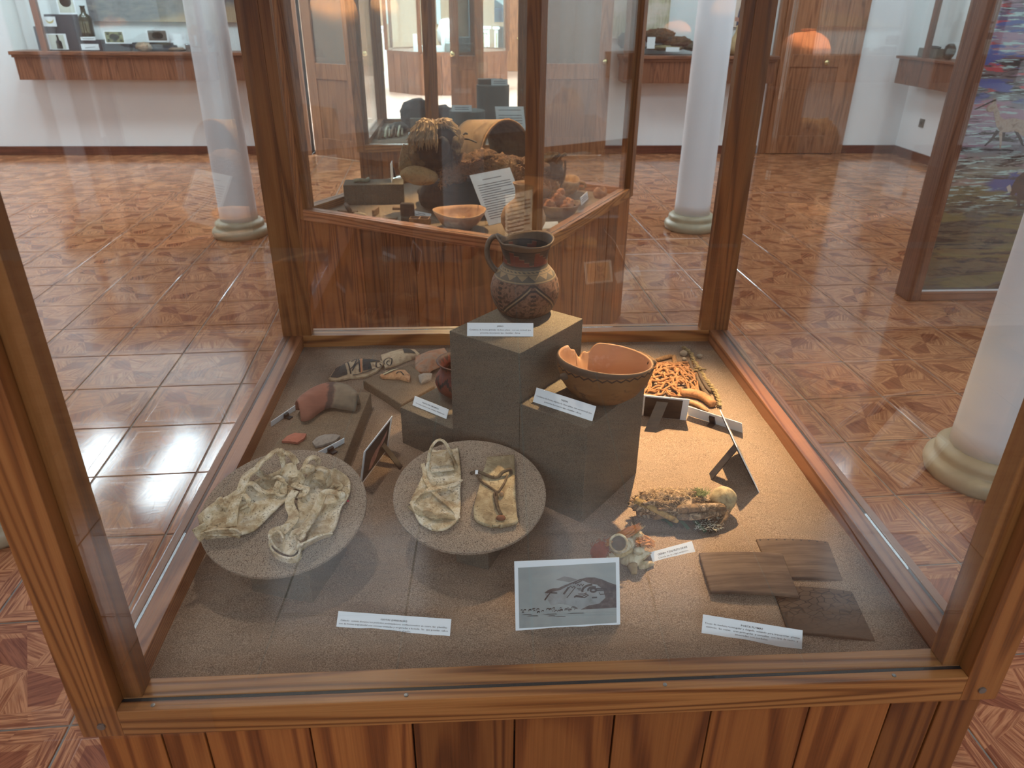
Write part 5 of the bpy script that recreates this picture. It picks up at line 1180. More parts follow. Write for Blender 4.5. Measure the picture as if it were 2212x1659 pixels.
for k, (dx, dy, dz, r) in enumerate(((0, 0, .075, .034), (-.04, -.02, .055, .03), (.035, -.03, .05, .032), (.05, .02, .055, .026), (-.015, .04, .055, .03), (-.06, .02, .052, .024), (.01, .01, .108, .020))):
    MB().ball(rb+V((dx, dy, dz)), r, 16, 12, .4, 3, None, k*3).build('dried_lump', lump, rbowl, True)
hb2 = P(1205, 428)+V((.01, .06, 0))
hbowl = vessel('handled_bowl', 'brown clay bowl with a side handle behind the offering bowl', hb2, [(.03, 0), (.06, .001), (.095, .03), (.108, .065), (.106, .085), (.100, .086), (.098, .066), (.085, .034), (.05, .012), (0, .01)], mott('tan_brown_clay', [S(120, 86, 58), S(170, 130, 90), S(100, 70, 48)], 16, .7, .2), 48, cat='bowl', fn=lambda x, y, z, a, j: (x, y, z+.008*math.sin(3*a)*(z > .06)))
MB().tube(spline([hb2+V((.10, -.02, .07)), hb2+V((.128, -.03, .066)), hb2+V((.126, -.035, .045)), hb2+V((.1, -.03, .04))], 5), .008, 8).build('handle', mott('handle_clay', [S(110, 78, 54), S(150, 112, 78)], 20), hbowl, True)
sp = P(1297, 430)+V((0, .02, 0)); vessel('small_pot', 'tiny broken clay pot by the right corner post of the rear case', sp, [(.015, 0), (.026, .002), (.036, .02), (.034, .04), (.022, .05), (.02, .046), (.026, .03), (0, .01)], mott('pinkish_clay', [S(136, 92, 70), S(176, 130, 104)], 24), 24, cat='pot', fn=lambda x, y, z, a, j: (x, y, z+.01*math.sin(2*a)*(z > .035)))
def smallcard(lab, bl, br, tl, lean=.5, lines=3, z=SZ, group='small labels in the rear case'):
    BL, BR = P(*bl, z), P(*br, z); o, ex, ey, w_, h = cardframe(BL, BR, tl, lean); nn = ex.cross(ey); t = thing('small_label', lab, 'label', (BL+BR)/2, group)
    MB().slab([o, o+ex*w_, o+ex*w_+ey*h, o+ey*h], -nn, .002).build('card', M['paper'], t)
    for k in range(lines):
        v = .72-k*.42/max(1, lines-1); a, b2 = (.3, .7) if k == 0 else (.1, .9)
        flat(t, o, ex, ey, [(a*w_, v*h), (b2*w_, v*h), (b2*w_, (v+.07)*h), (a*w_, (v+.07)*h)], plain('print_grey', S(110, 116, 126), .7) if 'print_grey' not in bpy.data.materials else bpy.data.materials['print_grey'], 'text_line')
    return t
smallcard('small white label left of the corn bowl', (888, 470), (927, 478), (886, 454))
smallcard('small white label at the front corner of the rear case sand', (1083, 527), (1133, 527), (1083, 514), .9, 3)
smallcard('small blank label in front of the offering bowl', (1169, 494), (1208, 492), (1169, 480), .9, 0)
smallcard('small tilted label near the tiny broken pot', (1256, 444), (1271, 430), (1254, 427), .2, 3)
# A4 text sheet leaning on the bundle
pBL, pBR = P(1056, 487), P(1178, 470); o, ex, ey, w_, h_ = cardframe(pBL, pBR, (1030, 395), .5)
w_ = .21; sh = thing('text_sheet', 'white printed text sheet leaning in front of the dark mummy bundle', 'sheet', (pBL+pBR)/2)
ex2 = (ex*.985+ey*.08).normalized(); ey2 = (ey-ex*.16).normalized(); h_ = .235
MB().slab([o, o+ex2*w_, o+ex2*w_+ey2*h_, o+ey2*h_], -ex.cross(ey), .0015).build('paper', M['paper'], sh)
gp_ = bpy.data.materials['print_grey']
for k in range(17):
    v = .86-k*.047; a, b2 = (.25, .72) if k == 0 else (.09, .90 if k % 5 else .6)
    if k == 1: continue
    nn = ex.cross(ey)
    MB().add([o+ex2*(u*w_)+ey2*(vv*h_)+nn*.0006 for u, vv in ((a, v), (b2, v), (b2, v+.014), (a, v+.014))], [(0, 1, 2, 3)]).build('text_line', gp_, sh)
oldbrown = mott('worn_wood', [S(96, 72, 54), S(136, 106, 82), S(72, 56, 44)], 30, .8, .4)
t = thing('crossed_sticks', 'dark short stick lying over a flat wooden slip at the left of the rear case', 'sticks', P(752, 460))
a, b_ = P(733, 457), P(770, 461); MB().box((a+b_)/2+V((0, 0, .006)), ((b_-a).length, .03, .008), math.atan2((b_-a).y, (b_-a).x)).build('wooden_slip', oldbrown, t)
MB().tube([P(748, 450)+V((0, 0, .018)), P(756, 463)+V((0, 0, .018))], .011, 10).build('stick', mott('dark_stick', [S(64, 48, 40), S(96, 74, 60)], 40), t, True)
tag(MB().ball(P(778, 468)+V((0, 0, .010)), (.035, .014, .010), 14, 8, .3, 3, Matrix.Rotation(-.5, 3, 'Z')).build('shell_fragment', mott('shell', [S(150, 128, 104), S(186, 166, 140)], 40), smooth=True), 'pale shell fragment beside the crossed sticks', 'shell')
for (x, y, w2, d2, h2, rz, l) in ((812, 464, .012, .075, .03, -.2, 'thin dark upright wooden slip in the rear case sand'), (838, 474, .085, .03, .01, -.1, 'flat worn wooden plate nearest the front rail of the rear case'), (861, 452, .055, .03, .012, 0, 'small flat wooden piece at the foot of the grey block')):
    tag(MB().box(P(x, y)+V((0, 0, h2/2)), (w2, d2, h2), rz).build('wooden_piece', oldbrown, bev=.002), l, 'wood', 'worn wooden pieces')
a = P(881, 484); tag(MB().box(a+V((0, .02, .045)), (.062, .03, .09), -.1).build('dark_wood_block', mott('blackened_wood', [S(44, 36, 32), S(68, 56, 48)], 24), bev=.008), 'upright blackened wooden block beside the corn bowl label', 'block')
a = P(907, 489); t = thing('two_celled_box', 'small open wooden box with two cells before the corn bowl label', 'box', a)
b = MB(); c_ = a+V((0, .018, 0)); bx = mott('carved_box_wood', [S(116, 78, 46), S(164, 118, 74)], 30, .7, .3)
MB().box(c_+V((0, 0, .004)), (.088, .05, .008), -.12).build('bottom', bx, t)
Rz = Matrix.Rotation(-.12, 3, 'Z')
for off, dm in (((0, -.023, .018), (.088, .005, .034)), ((0, .023, .018), (.088, .005, .034)), ((-.042, 0, .018), (.005, .05, .034)), ((.042, 0, .018), (.005, .05, .034)), ((0, 0, .018), (.006, .05, .034))):
    MB().box(c_+Rz@V(off), dm, -.12).build('side', bx, t)

# ================================================================== contents of the third case
greycyl = sandmat('grey_pedestal', S(104, 104, 100), S(78, 78, 74), S(122, 122, 118), 120, .2)
def pedestal(lab, px, pyb, wpx, topy):
    c = P(px, pyb); r = abs((P(px+wpx/2, pyb)-c).x); c = c+V((0, r*.8, 0)); h_ = height(px, topy, c+V((0, -r*.4, 0)))
    tag(MB().lathe([(r, -.003), (r, h_-SZ-.004), (r-.004, h_-SZ)], (c.x, c.y, SZ), 40).build('round_pedestal', greycyl, smooth=False), lab, 'pedestal', 'round grey pedestals of the third case'); return c, r, h_
c1_, r1_, h1_ = pedestal('lower round grey pedestal of the third case, left of the taller one', 1010, 292, 78, 240)
c2_, r2_, h2_ = pedestal('taller round grey pedestal of the third case', 1066, 276, 70, 184)
def tinycard(lab, c, w2, h2, lean=.3, n=2):
    t = thing('small_label', lab, 'label', c, 'labels of the third case'); ey = V((0, math.sin(lean), math.cos(lean))); ex = V((1, 0, 0)); o = V(c)-ex*w2/2
    MB().slab([o, o+ex*w2, o+ex*w2+ey*h2, o+ey*h2], (0, 1, 0), .002).build('card', M['paper'], t)
    for k in range(n): flat(t, o, ex, ey, [(.15*w2, (.6-.3*k)*h2), (.85*w2, (.6-.3*k)*h2), (.85*w2, (.7-.3*k)*h2), (.15*w2, (.7-.3*k)*h2)], gp_, 'text_line')
tinycard('pale blue label on top of the lower round pedestal', (c1_.x-.04, c1_.y-r1_*.6, h1_), .15, .045)
tinycard('pale blue label on top of the taller round pedestal', (c2_.x+.05, c2_.y-r2_*.5, h2_), .13, .045)
t = thing('dark_tray', 'flat dark object resting on the taller round pedestal', 'tray', (c2_.x-.05, c2_.y, h2_)); MB().box((c2_.x-.02, c2_.y+.03, h2_+.02), (.2, .08, .04)).build('body', mott('dark_tray', [S(48, 44, 42), S(78, 72, 66)], 20), t, bev=.006)
pb = PY(1078, 285, 4.62); o = V((pb.x, 4.6, SZ)); ex = V((.985, 0, .0)).normalized(); ey = V((-.10, .34, .94)).normalized()
t = thing('text_sheet', 'pale printed text sheet leaning by the taller round pedestal in the third case', 'sheet', o)
hh = height(1066, 224, o+V((0, .1, 0)))-SZ; MB().slab([o, o+ex*.2, o+ex*.2+ey*hh, o+ey*hh], (0, 1, 0), .002).build('paper', M['paper'], t)
for k in range(12):
    if k in (1, 6): continue
    v = .9-k*.068; flat(t, o, ex, ey, [(.1*.2, v*hh), (.9*.2, v*hh), (.9*.2, (v+.018)*hh), (.1*.2, (v+.018)*hh)], gp_, 'text_line')
db = P(925, 285)+V((0, .2, 0)); t = thing('dark_cloth_bundle', 'dark crumpled cloth bundle at the back of the third case', 'bundle', db)
dk = mott('black_cloth', [S(36, 36, 40), S(60, 60, 66)], 24, .9, .5)
MB().ball(db+V((-.09, .0, .10)), (.13, .10, .12), 24, 16, .25, 3, None, 2).build('fold', dk, t, True); MB().ball(db+V((.10, -.02, .07)), (.17, .11, .10), 24, 16, .2, 3, None, 5).build('fold', dk, t, True)
a = P(899, 290); tag(MB().box(a+V((0, .04, .055)), (.085, .07, .11)).build('display_block', greyboard, bev=.003), 'small grey block before the dark cloth bundle', 'block')
tinycard('white label lying before the small grey block of the third case', P(893, 292), .075, .03, .9, 0)
for k, (x, y) in enumerate(((818, 302), (832, 300), (846, 298), (860, 297))):
    tag(MB().tube(spline([P(x, y)+V((0, 0, .01)), P(x+4, y-10)+V((0, 0, .045)), P(x+8, y-14)+V((0, 0, .03)), P(x+9, y-2)+V((0, 0, .01))], 4), .009, 7).build('jaw_bone', bonem if k % 2 else oldbrown, smooth=True), ('leftmost curved jaw bone, brown, in the row on the third case sand', 'second curved jaw bone from the left, pale, in the third case', 'third curved jaw bone from the left, brown, in the third case', 'rightmost curved jaw bone, pale, nearest the small grey block')[k], 'bone', 'row of jaw bones')
tag(MB().ball(P(862, 283)+V((0, 0, .03)), (.07, .06, .035), 16, 10, .4, 4, None, 8).build('wool_tuft', mott('grey_wool', [S(60, 56, 54), S(92, 88, 84)], 30, .95, .8), smooth=True), 'dark wool tuft behind the row of jaw bones', 'wool')

# ================================================================== display niches on the walls
def niche(name, lab, x0, x1, zb, zt, depth, pl=.15, post_at=()):
    """a planked sill box standing out from the far wall with a glazed recess above it"""
    yf = YF-depth; t = thing(name, lab, 'wall case', ((x0+x1)/2, YF, FZ)); n_ = int((x1-x0)/pl)
    MB().span(x0-.03, x1+.03, yf-.03, YF, zt-.035, zt).span(x0-.015, x1+.015, yf-.015, YF, zt-.06, zt-.035).build('sill_moulding', M['redwood_x'], t, bev=.004)
    for k in range(n_): MB().span(x0+(x1-x0)*k/n_+.001, x0+(x1-x0)*(k+1)/n_-.001, yf, yf+.014, zb, zt-.06).build('plank', M['redwood'], t)
    MB().span(x0, x1, yf+.015, YF, zb+.005, zt-.06).build('box_core', M['redwood'], t)
    MB().span(x0+.02, x1-.02, yf+.01, yf+.014, zt, 1.5).build('glass_pane', M['glass'], t)
    MB().span(x0, x0+.004, yf+.01, YF, zt, 1.5).build('glass_pane', M['glass'], t)
    for px_ in post_at: MB().span(px_-.03, px_+.03, yf, yf+.05, zt, 1.5).build('post', M['redwood'], t)
    MB().span(x0-.02, x1+.02, yf-.02, YF, 1.5, 1.56).build('lintel', M['redwood_x'], t)
    return t
niche('wall_case', 'planked wall case with bottles and cards on the far wall at left', -4.83, -2.42, .10, .377, .30, .17, (-4.5,))
YL = YF-.16
navy = plain('dark_navy_step', S(52, 54, 66), .8, var=.1)
def upb(px0, px1, pyb, pyt, Y, dep, m, name, lab, cat, group=None):
    a, b_ = PY(px0, pyb, Y), PY(px1, pyb, Y); zt = PY(px0, pyt, Y).z; z0 = .377
    return tag(MB().span(a.x, b_.x, Y, Y+dep, z0, zt).build(name, m, bev=.003), lab, cat, group)
upb(84, 112, 107, 57, 8.02, .08, navy, 'display_step', 'lower dark step at the left end of the wall case', 'step', 'dark steps in the wall case')
upb(113, 176, 107, 31, 8.04, .10, navy, 'display_step', 'tall dark step carrying an upright card in the wall case', 'step', 'dark steps in the wall case')
upb(176, 220, 107, 86, 7.98, .12, navy, 'display_step', 'dark step under the real bottle in the wall case', 'step', 'dark steps in the wall case')
upb(222, 281, 107, 95, 7.96, .12, navy, 'display_step', 'low dark step under the red and green print', 'step', 'dark steps in the wall case')
upb(288, 376, 107, 92, 7.98, .12, navy, 'display_step', 'low dark step behind the bread shaped piece', 'step', 'dark steps in the wall case')
def wallcard(lab, pxs, Y, art=None, th=.004, cat='print'):
    (xl, yb), (xr, yt) = pxs; a, b_ = PY(xl, yb, Y), PY(xr, yt, Y); t = thing('standing_print', lab, cat, ((a.x+b_.x)/2, Y, a.z), 'prints in the wall case')
    o, ex, ey = V((a.x, Y, a.z)), V((1, 0, 0)), V((0, 0, 1)); w2, h2 = b_.x-a.x, b_.z-a.z
    MB().slab([o, o+ex*w2, o+ex*w2+ey*h2, o+ey*h2], (0, 1, 0), th).build('card', M['paper'], t)
    for pts, m in (art or []): flat(t, o, ex, ey, [(u*w2, v*h2) for u, v in pts], m, 'print', .0012)
    return t
oval = lambda cx_, cy_, rx, ry, n=16: [(cx_+rx*math.cos(2*PI*k/n), cy_+ry*math.sin(2*PI*k/n)) for k in range(n)]
pg = plain('print_olive', S(120, 120, 74), .6, var=.3, scale=60); prd = plain('print_red', S(190, 66, 58), .6); pgold = plain('print_gold', S(196, 180, 110), .6); pale = plain('print_pale', S(206, 208, 196), .6); pbot = plain('print_bottle_brown', S(60, 46, 40), .6)
wallcard('small white card printed with a yellow green crescent', ((96, 57), (118, 36)), 8.0, [([(.2, .75), (.3, .4), (.5, .28), (.75, .4), (.9, .75), (.7, .55), (.5, .48), (.35, .55)], pgold)])
wallcard('white card printed with a wine bottle, leftmost at the sill', ((107, 107), (141, 73)), 7.97, [([(.12, .04), (.88, .04), (.88, .94), (.12, .94)], pale), ([(.42, .05), (.72, .05), (.72, .5), (.62, .62), (.6, .92), (.5, .92), (.5, .62), (.42, .5)], pbot), ([(.43, .1), (.71, .1), (.71, .42), (.43, .42)], pgold)])
wallcard('tall pale card with a round emblem standing on the tall dark step', ((128, 31), (158, -8)), 8.05, [([(.08, .1), (.92, .1), (.92, 1), (.08, 1)], pale), (oval(.5, .7, .32, .3), plain('print_sage', S(176, 176, 152), .6, var=.2, scale=80))])
wallcard('framed print in green and gold with a red centre', ((228, 94), (266, 66)), 7.95, [([(.07, .1), (.93, .1), (.93, .9), (.07, .9)], pg), (oval(.5, .5, .25, .26), prd)]+[(oval(x, y, .08, .09), pgold) for x, y in ((.2, .75), (.8, .75), (.2, .25), (.8, .25), (.5, .18))])
wallcard('white bordered dark oval photograph in the wall case', ((319, 90), (361, 64)), 7.96, [([(.08, .1), (.92, .1), (.92, .92), (.08, .92)], plain('print_shadow', S(96, 86, 80), .6, var=.4, scale=50)), (oval(.5, .5, .26, .3), pale), (oval(.5, .52, .18, .2), plain('print_brown', S(120, 100, 86), .6))])
wallcard('small white card with a pencil drawing at the sill', ((177, 108), (212, 95)), 7.94, [([(.2, .3), (.8, .5), (.8, .55), (.25, .4)], gp_)])
wallcard('thin white label under the real bottle', ((175, 87), (205, 80)), 7.95, [([(.1, .4), (.9, .4), (.9, .55), (.1, .55)], gp_)])
wallcard('larger blank white sheet right of the dark oval photograph', ((361, 97), (400, 71)), 7.99, [])
bt = PY(192, 79, 8.02); btz = .377
bt_t = thing('bottle', 'old dark green bottle with a torn label on a dark step', 'bottle', (bt.x, 8.02, bt.z)); kk = (PY(192, 12, 8.02).z-bt.z)
rb_ = (PY(205, 79, 8.02).x-PY(178, 79, 8.02).x)/2
MB().lathe([(rb_*.9, 0), (rb_, .01*kk), (rb_, .6*kk), (rb_*.8, .68*kk), (rb_*.4, .75*kk), (rb_*.34, .95*kk), (rb_*.42, .955*kk), (rb_*.42, kk), (rb_*.3, kk)], (bt.x, 8.02, bt.z), 24).build('glass_body', plain('dark_green_glass', S(48, 50, 36), .15), bt_t, True)
b = MB(); b.add([V((bt.x+rb_*1.01*math.sin(a), 8.02-rb_*1.01*math.cos(a), bt.z+z*kk)) for z in (.12, .5) for a in (-.7, -.3, .1, .5, .8)], [(i, i+1, i+6, i+5) for i in range(4)]); b.build('torn_label', mott('torn_label', [S(150, 142, 116), S(90, 86, 66), S(180, 172, 148)], 30), bt_t)
a = PY(313, 104, 7.96); tag(MB().ball((a.x, 7.935, .377+.045), (.085, .03, .045), 22, 14, .25, 3).build('dried_gourd', mott('brown_gourd_piece', [S(112, 88, 68), S(160, 138, 116), S(84, 64, 50)], 14), smooth=True), 'brown bread shaped dried piece on the wall case sill', 'gourd')
a = PY(381, 106, 7.96); tag(MB().ball((a.x, 7.98, .377+.02), (.09, .05, .02), 18, 10, .3, 3).build('stone_piece', oldbrown, smooth=True), 'flat brown stone behind the small glass cup', 'stone')
a = PY(407, 106, 7.95); t = thing('glass_cup', 'small silvery cup near the white column reflection in the wall case', 'cup', (a.x, 7.96, .377)); MB().lathe([(.022, 0), (.03, .004), (.03, .06), (.034, .075), (.03, .075), (.026, .06), (.026, .01)], (a.x, 7.96, .377), 20).build('bowl', plain('silver_cup', S(170, 172, 176), .25, .8), t, True)
a, b_ = PY(196, 46, 8.17), PY(500, -60, 8.17)
pt_ = thing('landscape_print', 'large grey landscape print on the back of the wall case', 'picture', ((a.x+b_.x)/2, 8.17, a.z))
def landm():
    n = N('landscape_print', .6); v = n.co(); X, Y, Z = n.sep(v); f = n.noise(n.map(v, (3, 1, 16)), 2, 6, .7); g = n.noise(v, 5, 4)
    c = n.ramp(f, [(.3, S(66, 68, 76)), (.5, S(112, 112, 116)), (.7, S(150, 142, 128))])
    c = n.mix(n.smooth(n.ma('ADD', n.ma('SUBTRACT', n.ma('MULTIPLY', X, .16), Z), n.ma('MULTIPLY', g, .08)), -.04, .04), c, n.mix(g, S(196, 178, 150), S(150, 120, 96))); n.col(c); return n.m
MB().span(a.x, -2.55, 8.165, 8.175, a.z, 1.45).build('panel', landm(), pt_)
niche('wall_case', 'planked wall case with a mummy under a mural right of the doorway', 1.60, 4.0-.72, .085, .364, .30, .16, (1.62,))
bx0 = PY(1420, 105, 8.0)
mu = thing('furred_mummy', 'reclining mummy in brown fur in the wall case behind the white column', 'mummy', (bx0.x, 8.02, .364))
Yq = 8.0
for (px, py, rx, rz_, m, nm, sd) in ((1372, 84, .10, .10, mott('fair_hair', [S(150, 112, 76), S(196, 152, 108), S(104, 74, 52)], 24, .9, .8), 'head', 1), (1350, 88, .07, .075, mott('dark_wrap', [S(44, 40, 38), S(72, 66, 60)], 20), 'hood', 2), (1425, 78, .17, .075, fur, 'fur_body', 3), (1465, 92, .16, .06, fur, 'fur_body', 4), (1500, 101, .14, .04, mott('dark_fur', [S(60, 54, 44), S(104, 92, 70)], 30, .9, .9), 'fur_body', 5), (1440, 103, .22, .03, mott('straw_mat', [S(120, 106, 76), S(164, 146, 106)], 40, .9, .8), 'mat', 6), (1365, 104, .10, .022, mott('pale_mat', [S(170, 150, 120), S(196, 178, 150)], 30), 'mat', 7)):
    p = PY(px, py, Yq); MB().ball((p.x, Yq+.04, p.z), (rx, .08, rz_), 24, 16, .3, 4, None, sd).build(nm, m, mu, True)
wallcard('blank white label in front of the furred mummy', ((1397, 105), (1416, 80)), 7.93, [])
wallcard('thin white label edge by the furred mummy head', ((1367, 104), (1374, 82)), 7.93, [])
wallcard('low white label in front of the dark fur', ((1438, 112), (1468, 102)), 7.93, [])
vz_ = PY(1592, 100, 8.02); tag(MB().lathe([(.06, 0), (.1, .04), (.11, .1), (.07, .16), (.035, .24), (.03, .3)], (vz_.x, 8.02, .364), 24).build('gourd_vessel', mott('gourd_tan', [S(170, 136, 96), S(206, 176, 134)], 12), smooth=True), 'tan gourd vessel beyond the white column in the wall case', 'vessel')
vz_ = PY(1612, 104, 7.93); tag(MB().ball((vz_.x+.03, 7.94, .364+.06), (.06, .045, .06), 18, 12, .1).build('clay_lump', mott('peach_ball', [S(196, 156, 110), S(220, 184, 138)], 14), smooth=True), 'round peach coloured lump at the end of the wall case', 'lump')
a, b_ = PY(1322, 60, 8.17), PY(1452, -30, 8.17)
def muralm():
    n = N('mural_print', .7); v = n.co(); X, Y, Z = n.sep(v); f = n.noise(n.map(v, (26, 1, 2.5)), 2, 5, .7); g = n.noise(v, 4, 3)
    n.col(n.mix(n.smooth(g, .4, .6), n.ramp(f, [(.3, S(132, 124, 96)), (.55, S(200, 190, 160)), (.75, S(216, 196, 178))]), S(220, 204, 190))); return n.m
t = thing('mural_panel', 'pale painted mural panel behind the furred mummy', 'picture', ((a.x+b_.x)/2, 8.17, .52)); MB().span(a.x, b_.x, 8.165, 8.175, .52, 1.45).build('panel', muralm(), t)
a, b_ = PY(1585, 58, 8.17), PY(1640, -20, 8.17); t = thing('figure_mural', 'pinkish mural with a seated figure in a blue tunic above the sill', 'picture', ((a.x+b_.x)/2, 8.17, a.z))
MB().span(a.x-.1, 3.25, 8.165, 8.175, a.z, 1.45).build('panel', mott('mural_pink', [S(222, 196, 180), S(232, 212, 198)], 6, .7, 0), t)
o, ex, ey = V((a.x, 8.163, a.z)), V((1, 0, 0)), V((0, 0, 1))
flat(t, o, ex, ey, [(.02, .01), (.16, .0), (.19, .12), (.16, .22), (.09, .30), (.05, .24), (.03, .14)], plain('mural_blue', S(74, 78, 104), .7)); flat(t, o, ex, ey, [(.0, .06), (.10, .04), (.17, .12), (.18, .15), (.1, .08), (.0, .10)], plain('mural_skin', S(196, 140, 124), .7), lift=.001)
# right wall case
t = thing('wall_case', 'small planked wall case on the right wall beside the painting', 'wall case', (XR, 7.2, FZ))
for k in range(9): MB().span(4.72, 4.734, 6.5+k*.165+.001, 6.5+(k+1)*.165-.001, .09, .345).build('plank', M['redwood'], t)
MB().span(4.735, XR, 6.5, 7.985, .095, .345).build('box_core', M['redwood'], t); MB().span(4.69, XR, 6.47, 8.015, .345, .372).build('sill_moulding', M['redwood_x'], t, bev=.004)
MB().span(4.74, 4.745, 6.5, 7.98, .372, 1.5).build('glass_pane', M['glass'], t); MB().span(4.72, 4.77, 7.5, 7.55, .372, 1.5).build('post', M['redwood'], t)
c_ = PX(2007, 122, 4.86); tag(MB().box((4.88, c_.y, .372+.045), (.14, .30, .09)).build('display_block', greyboard, bev=.004), 'grey block with a dark cloth on top in the right wall case', 'block')
tag(MB().ball((4.88, c_.y, .372+.10), (.06, .11, .016), 16, 8, .3).build('dark_cloth', dk, smooth=True), 'dark folded cloth on the grey block in the right wall case', 'cloth')
c_ = PX(2050, 100, 4.84); tag(MB().ball((4.86, c_.y, .372+.075), (.05, .07, .075), 16, 10, .3).build('dark_figure', mott('black_bronze', [S(30, 28, 26), S(56, 52, 46)], 16), smooth=True), 'dark lumpy figure by the painting frame in the right wall case', 'figure')
# wall socket
c_ = PX(1992, 266, XR); t = thing('wall_socket', 'dark square wall socket low on the right wall', 'socket', (XR-.01, c_.y, c_.z)); MB().box((XR-.006, c_.y, c_.z), (.012, .09, .09)).build('plate', plain('socket_plate', S(96, 92, 84), .5), t, bev=.003); MB().box((XR-.014, c_.y, c_.z), (.006, .045, .03)).build('outlet', M['ink'], t, bev=.002)

# ================================================================== doorway, doors and the room beyond
struct(MB().span(DX0-.02, DX1+.02, YF+.001, YF+wt+.0095, FZ-.05, FZ).build('floor_threshold', M['redwood_x'], org=(0, YF, FZ)))
beyond = plain('pinkish_wall', S(206, 176, 150), .85, var=.04, scale=3)
nb = MB().span(-6, 6, YF+wt+.01, 24, FZ-.05, FZ); struct(nb.build('floor_next_room', M['pinktile'], org=(0, 16, FZ)))
nw = MB().span(-6.2, -6, YF+wt, 24, FZ, CEIL).span(6, 6.2, YF+wt, 24, FZ, CEIL)
struct(nw.build('wall_next_room_sides', M['white'], org=(0, 16, FZ)))
wb_ = PY(1068, 48, 22.0); wb2 = PY(1096, 2, 22.0)
struct(MB().span(-6, wb_.x, 22, 22.2, FZ, CEIL).span(wb2.x, 6, 22, 22.2, FZ, CEIL).span(wb_.x, wb2.x, 22, 22.2, FZ, wb_.z).span(wb_.x, wb2.x, 22, 22.2, wb2.z+.5, CEIL).build('wall_next_room_far', beyond, org=(0, 22, FZ)))
struct(MB().span(-6, 6, YF+wt, 24, CEIL, CEIL+.1).build('ceiling_next_room', M['ceil'], org=(0, 16, CEIL)))
# a parked car seen through the far window
cx0 = (wb_.x+wb2.x)/2; cz = wb_.z
cr_ = thing('car', 'blue car parked in sunlight outside the far window', 'car', (cx0, 24, FZ))
MB().prism([(cx0-1.6, 24.2), (cx0+.6, 24.2), (cx0+.6, 25.6), (cx0-1.6, 25.6)], FZ+.3, cz+.34).build('body', plain('blue_car_paint', S(120, 160, 214), .25), cr_, bev=.08)
MB().hexa([(cx0-1.3, 24.3, cz+.34), (cx0+.3, 24.3, cz+.34), (cx0+.3, 25.5, cz+.34), (cx0-1.3, 25.5, cz+.34)], [(cx0-1.0, 24.45, cz+.72), (cx0-.3, 24.45, cz+.72), (cx0-.3, 25.3, cz+.72), (cx0-1.0, 25.3, cz+.72)]).build('cabin', plain('car_window_glass', S(150, 180, 210), .1), cr_, bev=.04)
MB().lathe([(.3, -.1), (.32, 0), (.3, .1)], (0, 0, 0), 20).v and None
wl = MB(); wl.tube([(cx0+.22, 24.12, FZ+.55), (cx0+.22, 24.3, FZ+.55)], .32, 20); wl.build('wheel', M['seal'], cr_)
# casing of the wide doorway
cas = MB().span(DX0-.15, DX0, YF-.03, YF+wt, FZ, 1.70).span(DX1, DX1+.0, YF-.03, YF+wt, FZ, 1.70).span(DX0-.15, DX1, YF-.03, YF+wt, 1.55, 1.70)
struct(cas.build('trim_1', M['doorwood'], org=(DX0, YF, FZ), bev=.005))
def doorleaf(name, lab, hinge, ang, wd, glass=True, knob=None, flip=1, hgt=2.2, wide=.13):
    doorleaf.n = getattr(doorleaf, 'n', 0)+1; t = struct(thing('door_%d' % doorleaf.n, lab, 'door', (hinge[0], hinge[1], FZ))); t.rotation_euler = (0, 0, ang); t['_o'] = [0, 0, FZ]; z0 = FZ+.008; th = .042
    S_ = lambda x0, x1, z0_, z1_, d=th: MB().span(x0, x1, -d/2, d/2, z0+z0_, z0+z1_)
    S_(0, wide, 0, hgt).build('stile', M['doorwood'], t, bev=.004); S_(wd-wide, wd, 0, hgt).build('stile', M['doorwood'], t, bev=.004)
    zs = (0, .2, .82, .98, hgt-.14, hgt) if glass else (0, .2, .95, 1.08, hgt-.5, hgt-.38)
    for a, b2 in ((zs[0], zs[1]), (zs[2], zs[3]), (zs[4], zs[5])): S_(wide, wd-wide, a, b2).build('rail', M['doorwood'], t, bev=.004)
    S_(wide-.004, wd-wide+.004, zs[1], zs[2], .018).build('panel', M['doorwood'], t)
    if glass: S_(wide-.004, wd-wide+.004, zs[3], zs[4], .006).build('glass_pane', glassmat('grey_door_glass', (.42, .44, .46), 1.5), t)
    else:
        S_(wide-.004, wd-wide+.004, zs[3], zs[4], .018).build('panel', M['doorwood'], t); S_(wide-.004, wd-wide+.004, zs[5]-.02, hgt, .018).build('panel', M['doorwood'], t)
    if knob is not None:
        for sgn in (-1, 1):
            b = MB(); b.tube([(knob, sgn*.02, FZ+1.01), (knob, sgn*.055, FZ+1.01)], .012, 12); b.ball((knob, sgn*.075, FZ+1.01), (.032, .026, .032), 16, 10); b.build('knob', M['brass'], t, True)
    return t
doorleaf('door', 'open brown door leaf with grey glass at the left jamb of the doorway', (-1.86, 8.12), -math.atan2(.34, .52), .70)
# right leaf of the doorway, standing open beyond the third case, and the brown door at the right
p = PY(1180, 330, 8.0)
doorleaf('door', 'brown panelled door with brass knob standing right of the doorway', (.62, 8.10), 0, .86, True, .79)
c_ = PY(990, 130, 9.4)
doorleaf('door', 'tall narrow glazed door leaf with brass handle in the middle of the doorway', (c_.x-.10, 9.4), .0, .42, True, .03, wide=.11)
kd = PY(1780, 130, 8.17)
doorleaf('door', 'brown panelled door with brass knob on the far wall behind the right glass', (3.42, 8.165), 0, .82, False, kd.x-3.42)
struct(MB().span(3.34, 3.42, YF-.035, YF, FZ, 1.65).span(4.245, 4.36, YF-.035, YF, FZ, 1.65).span(3.34, 4.36, YF-.035, YF, 1.52, 1.65).build('trim_2', M['doorwood'], org=(3.9, YF, FZ), bev=.004))
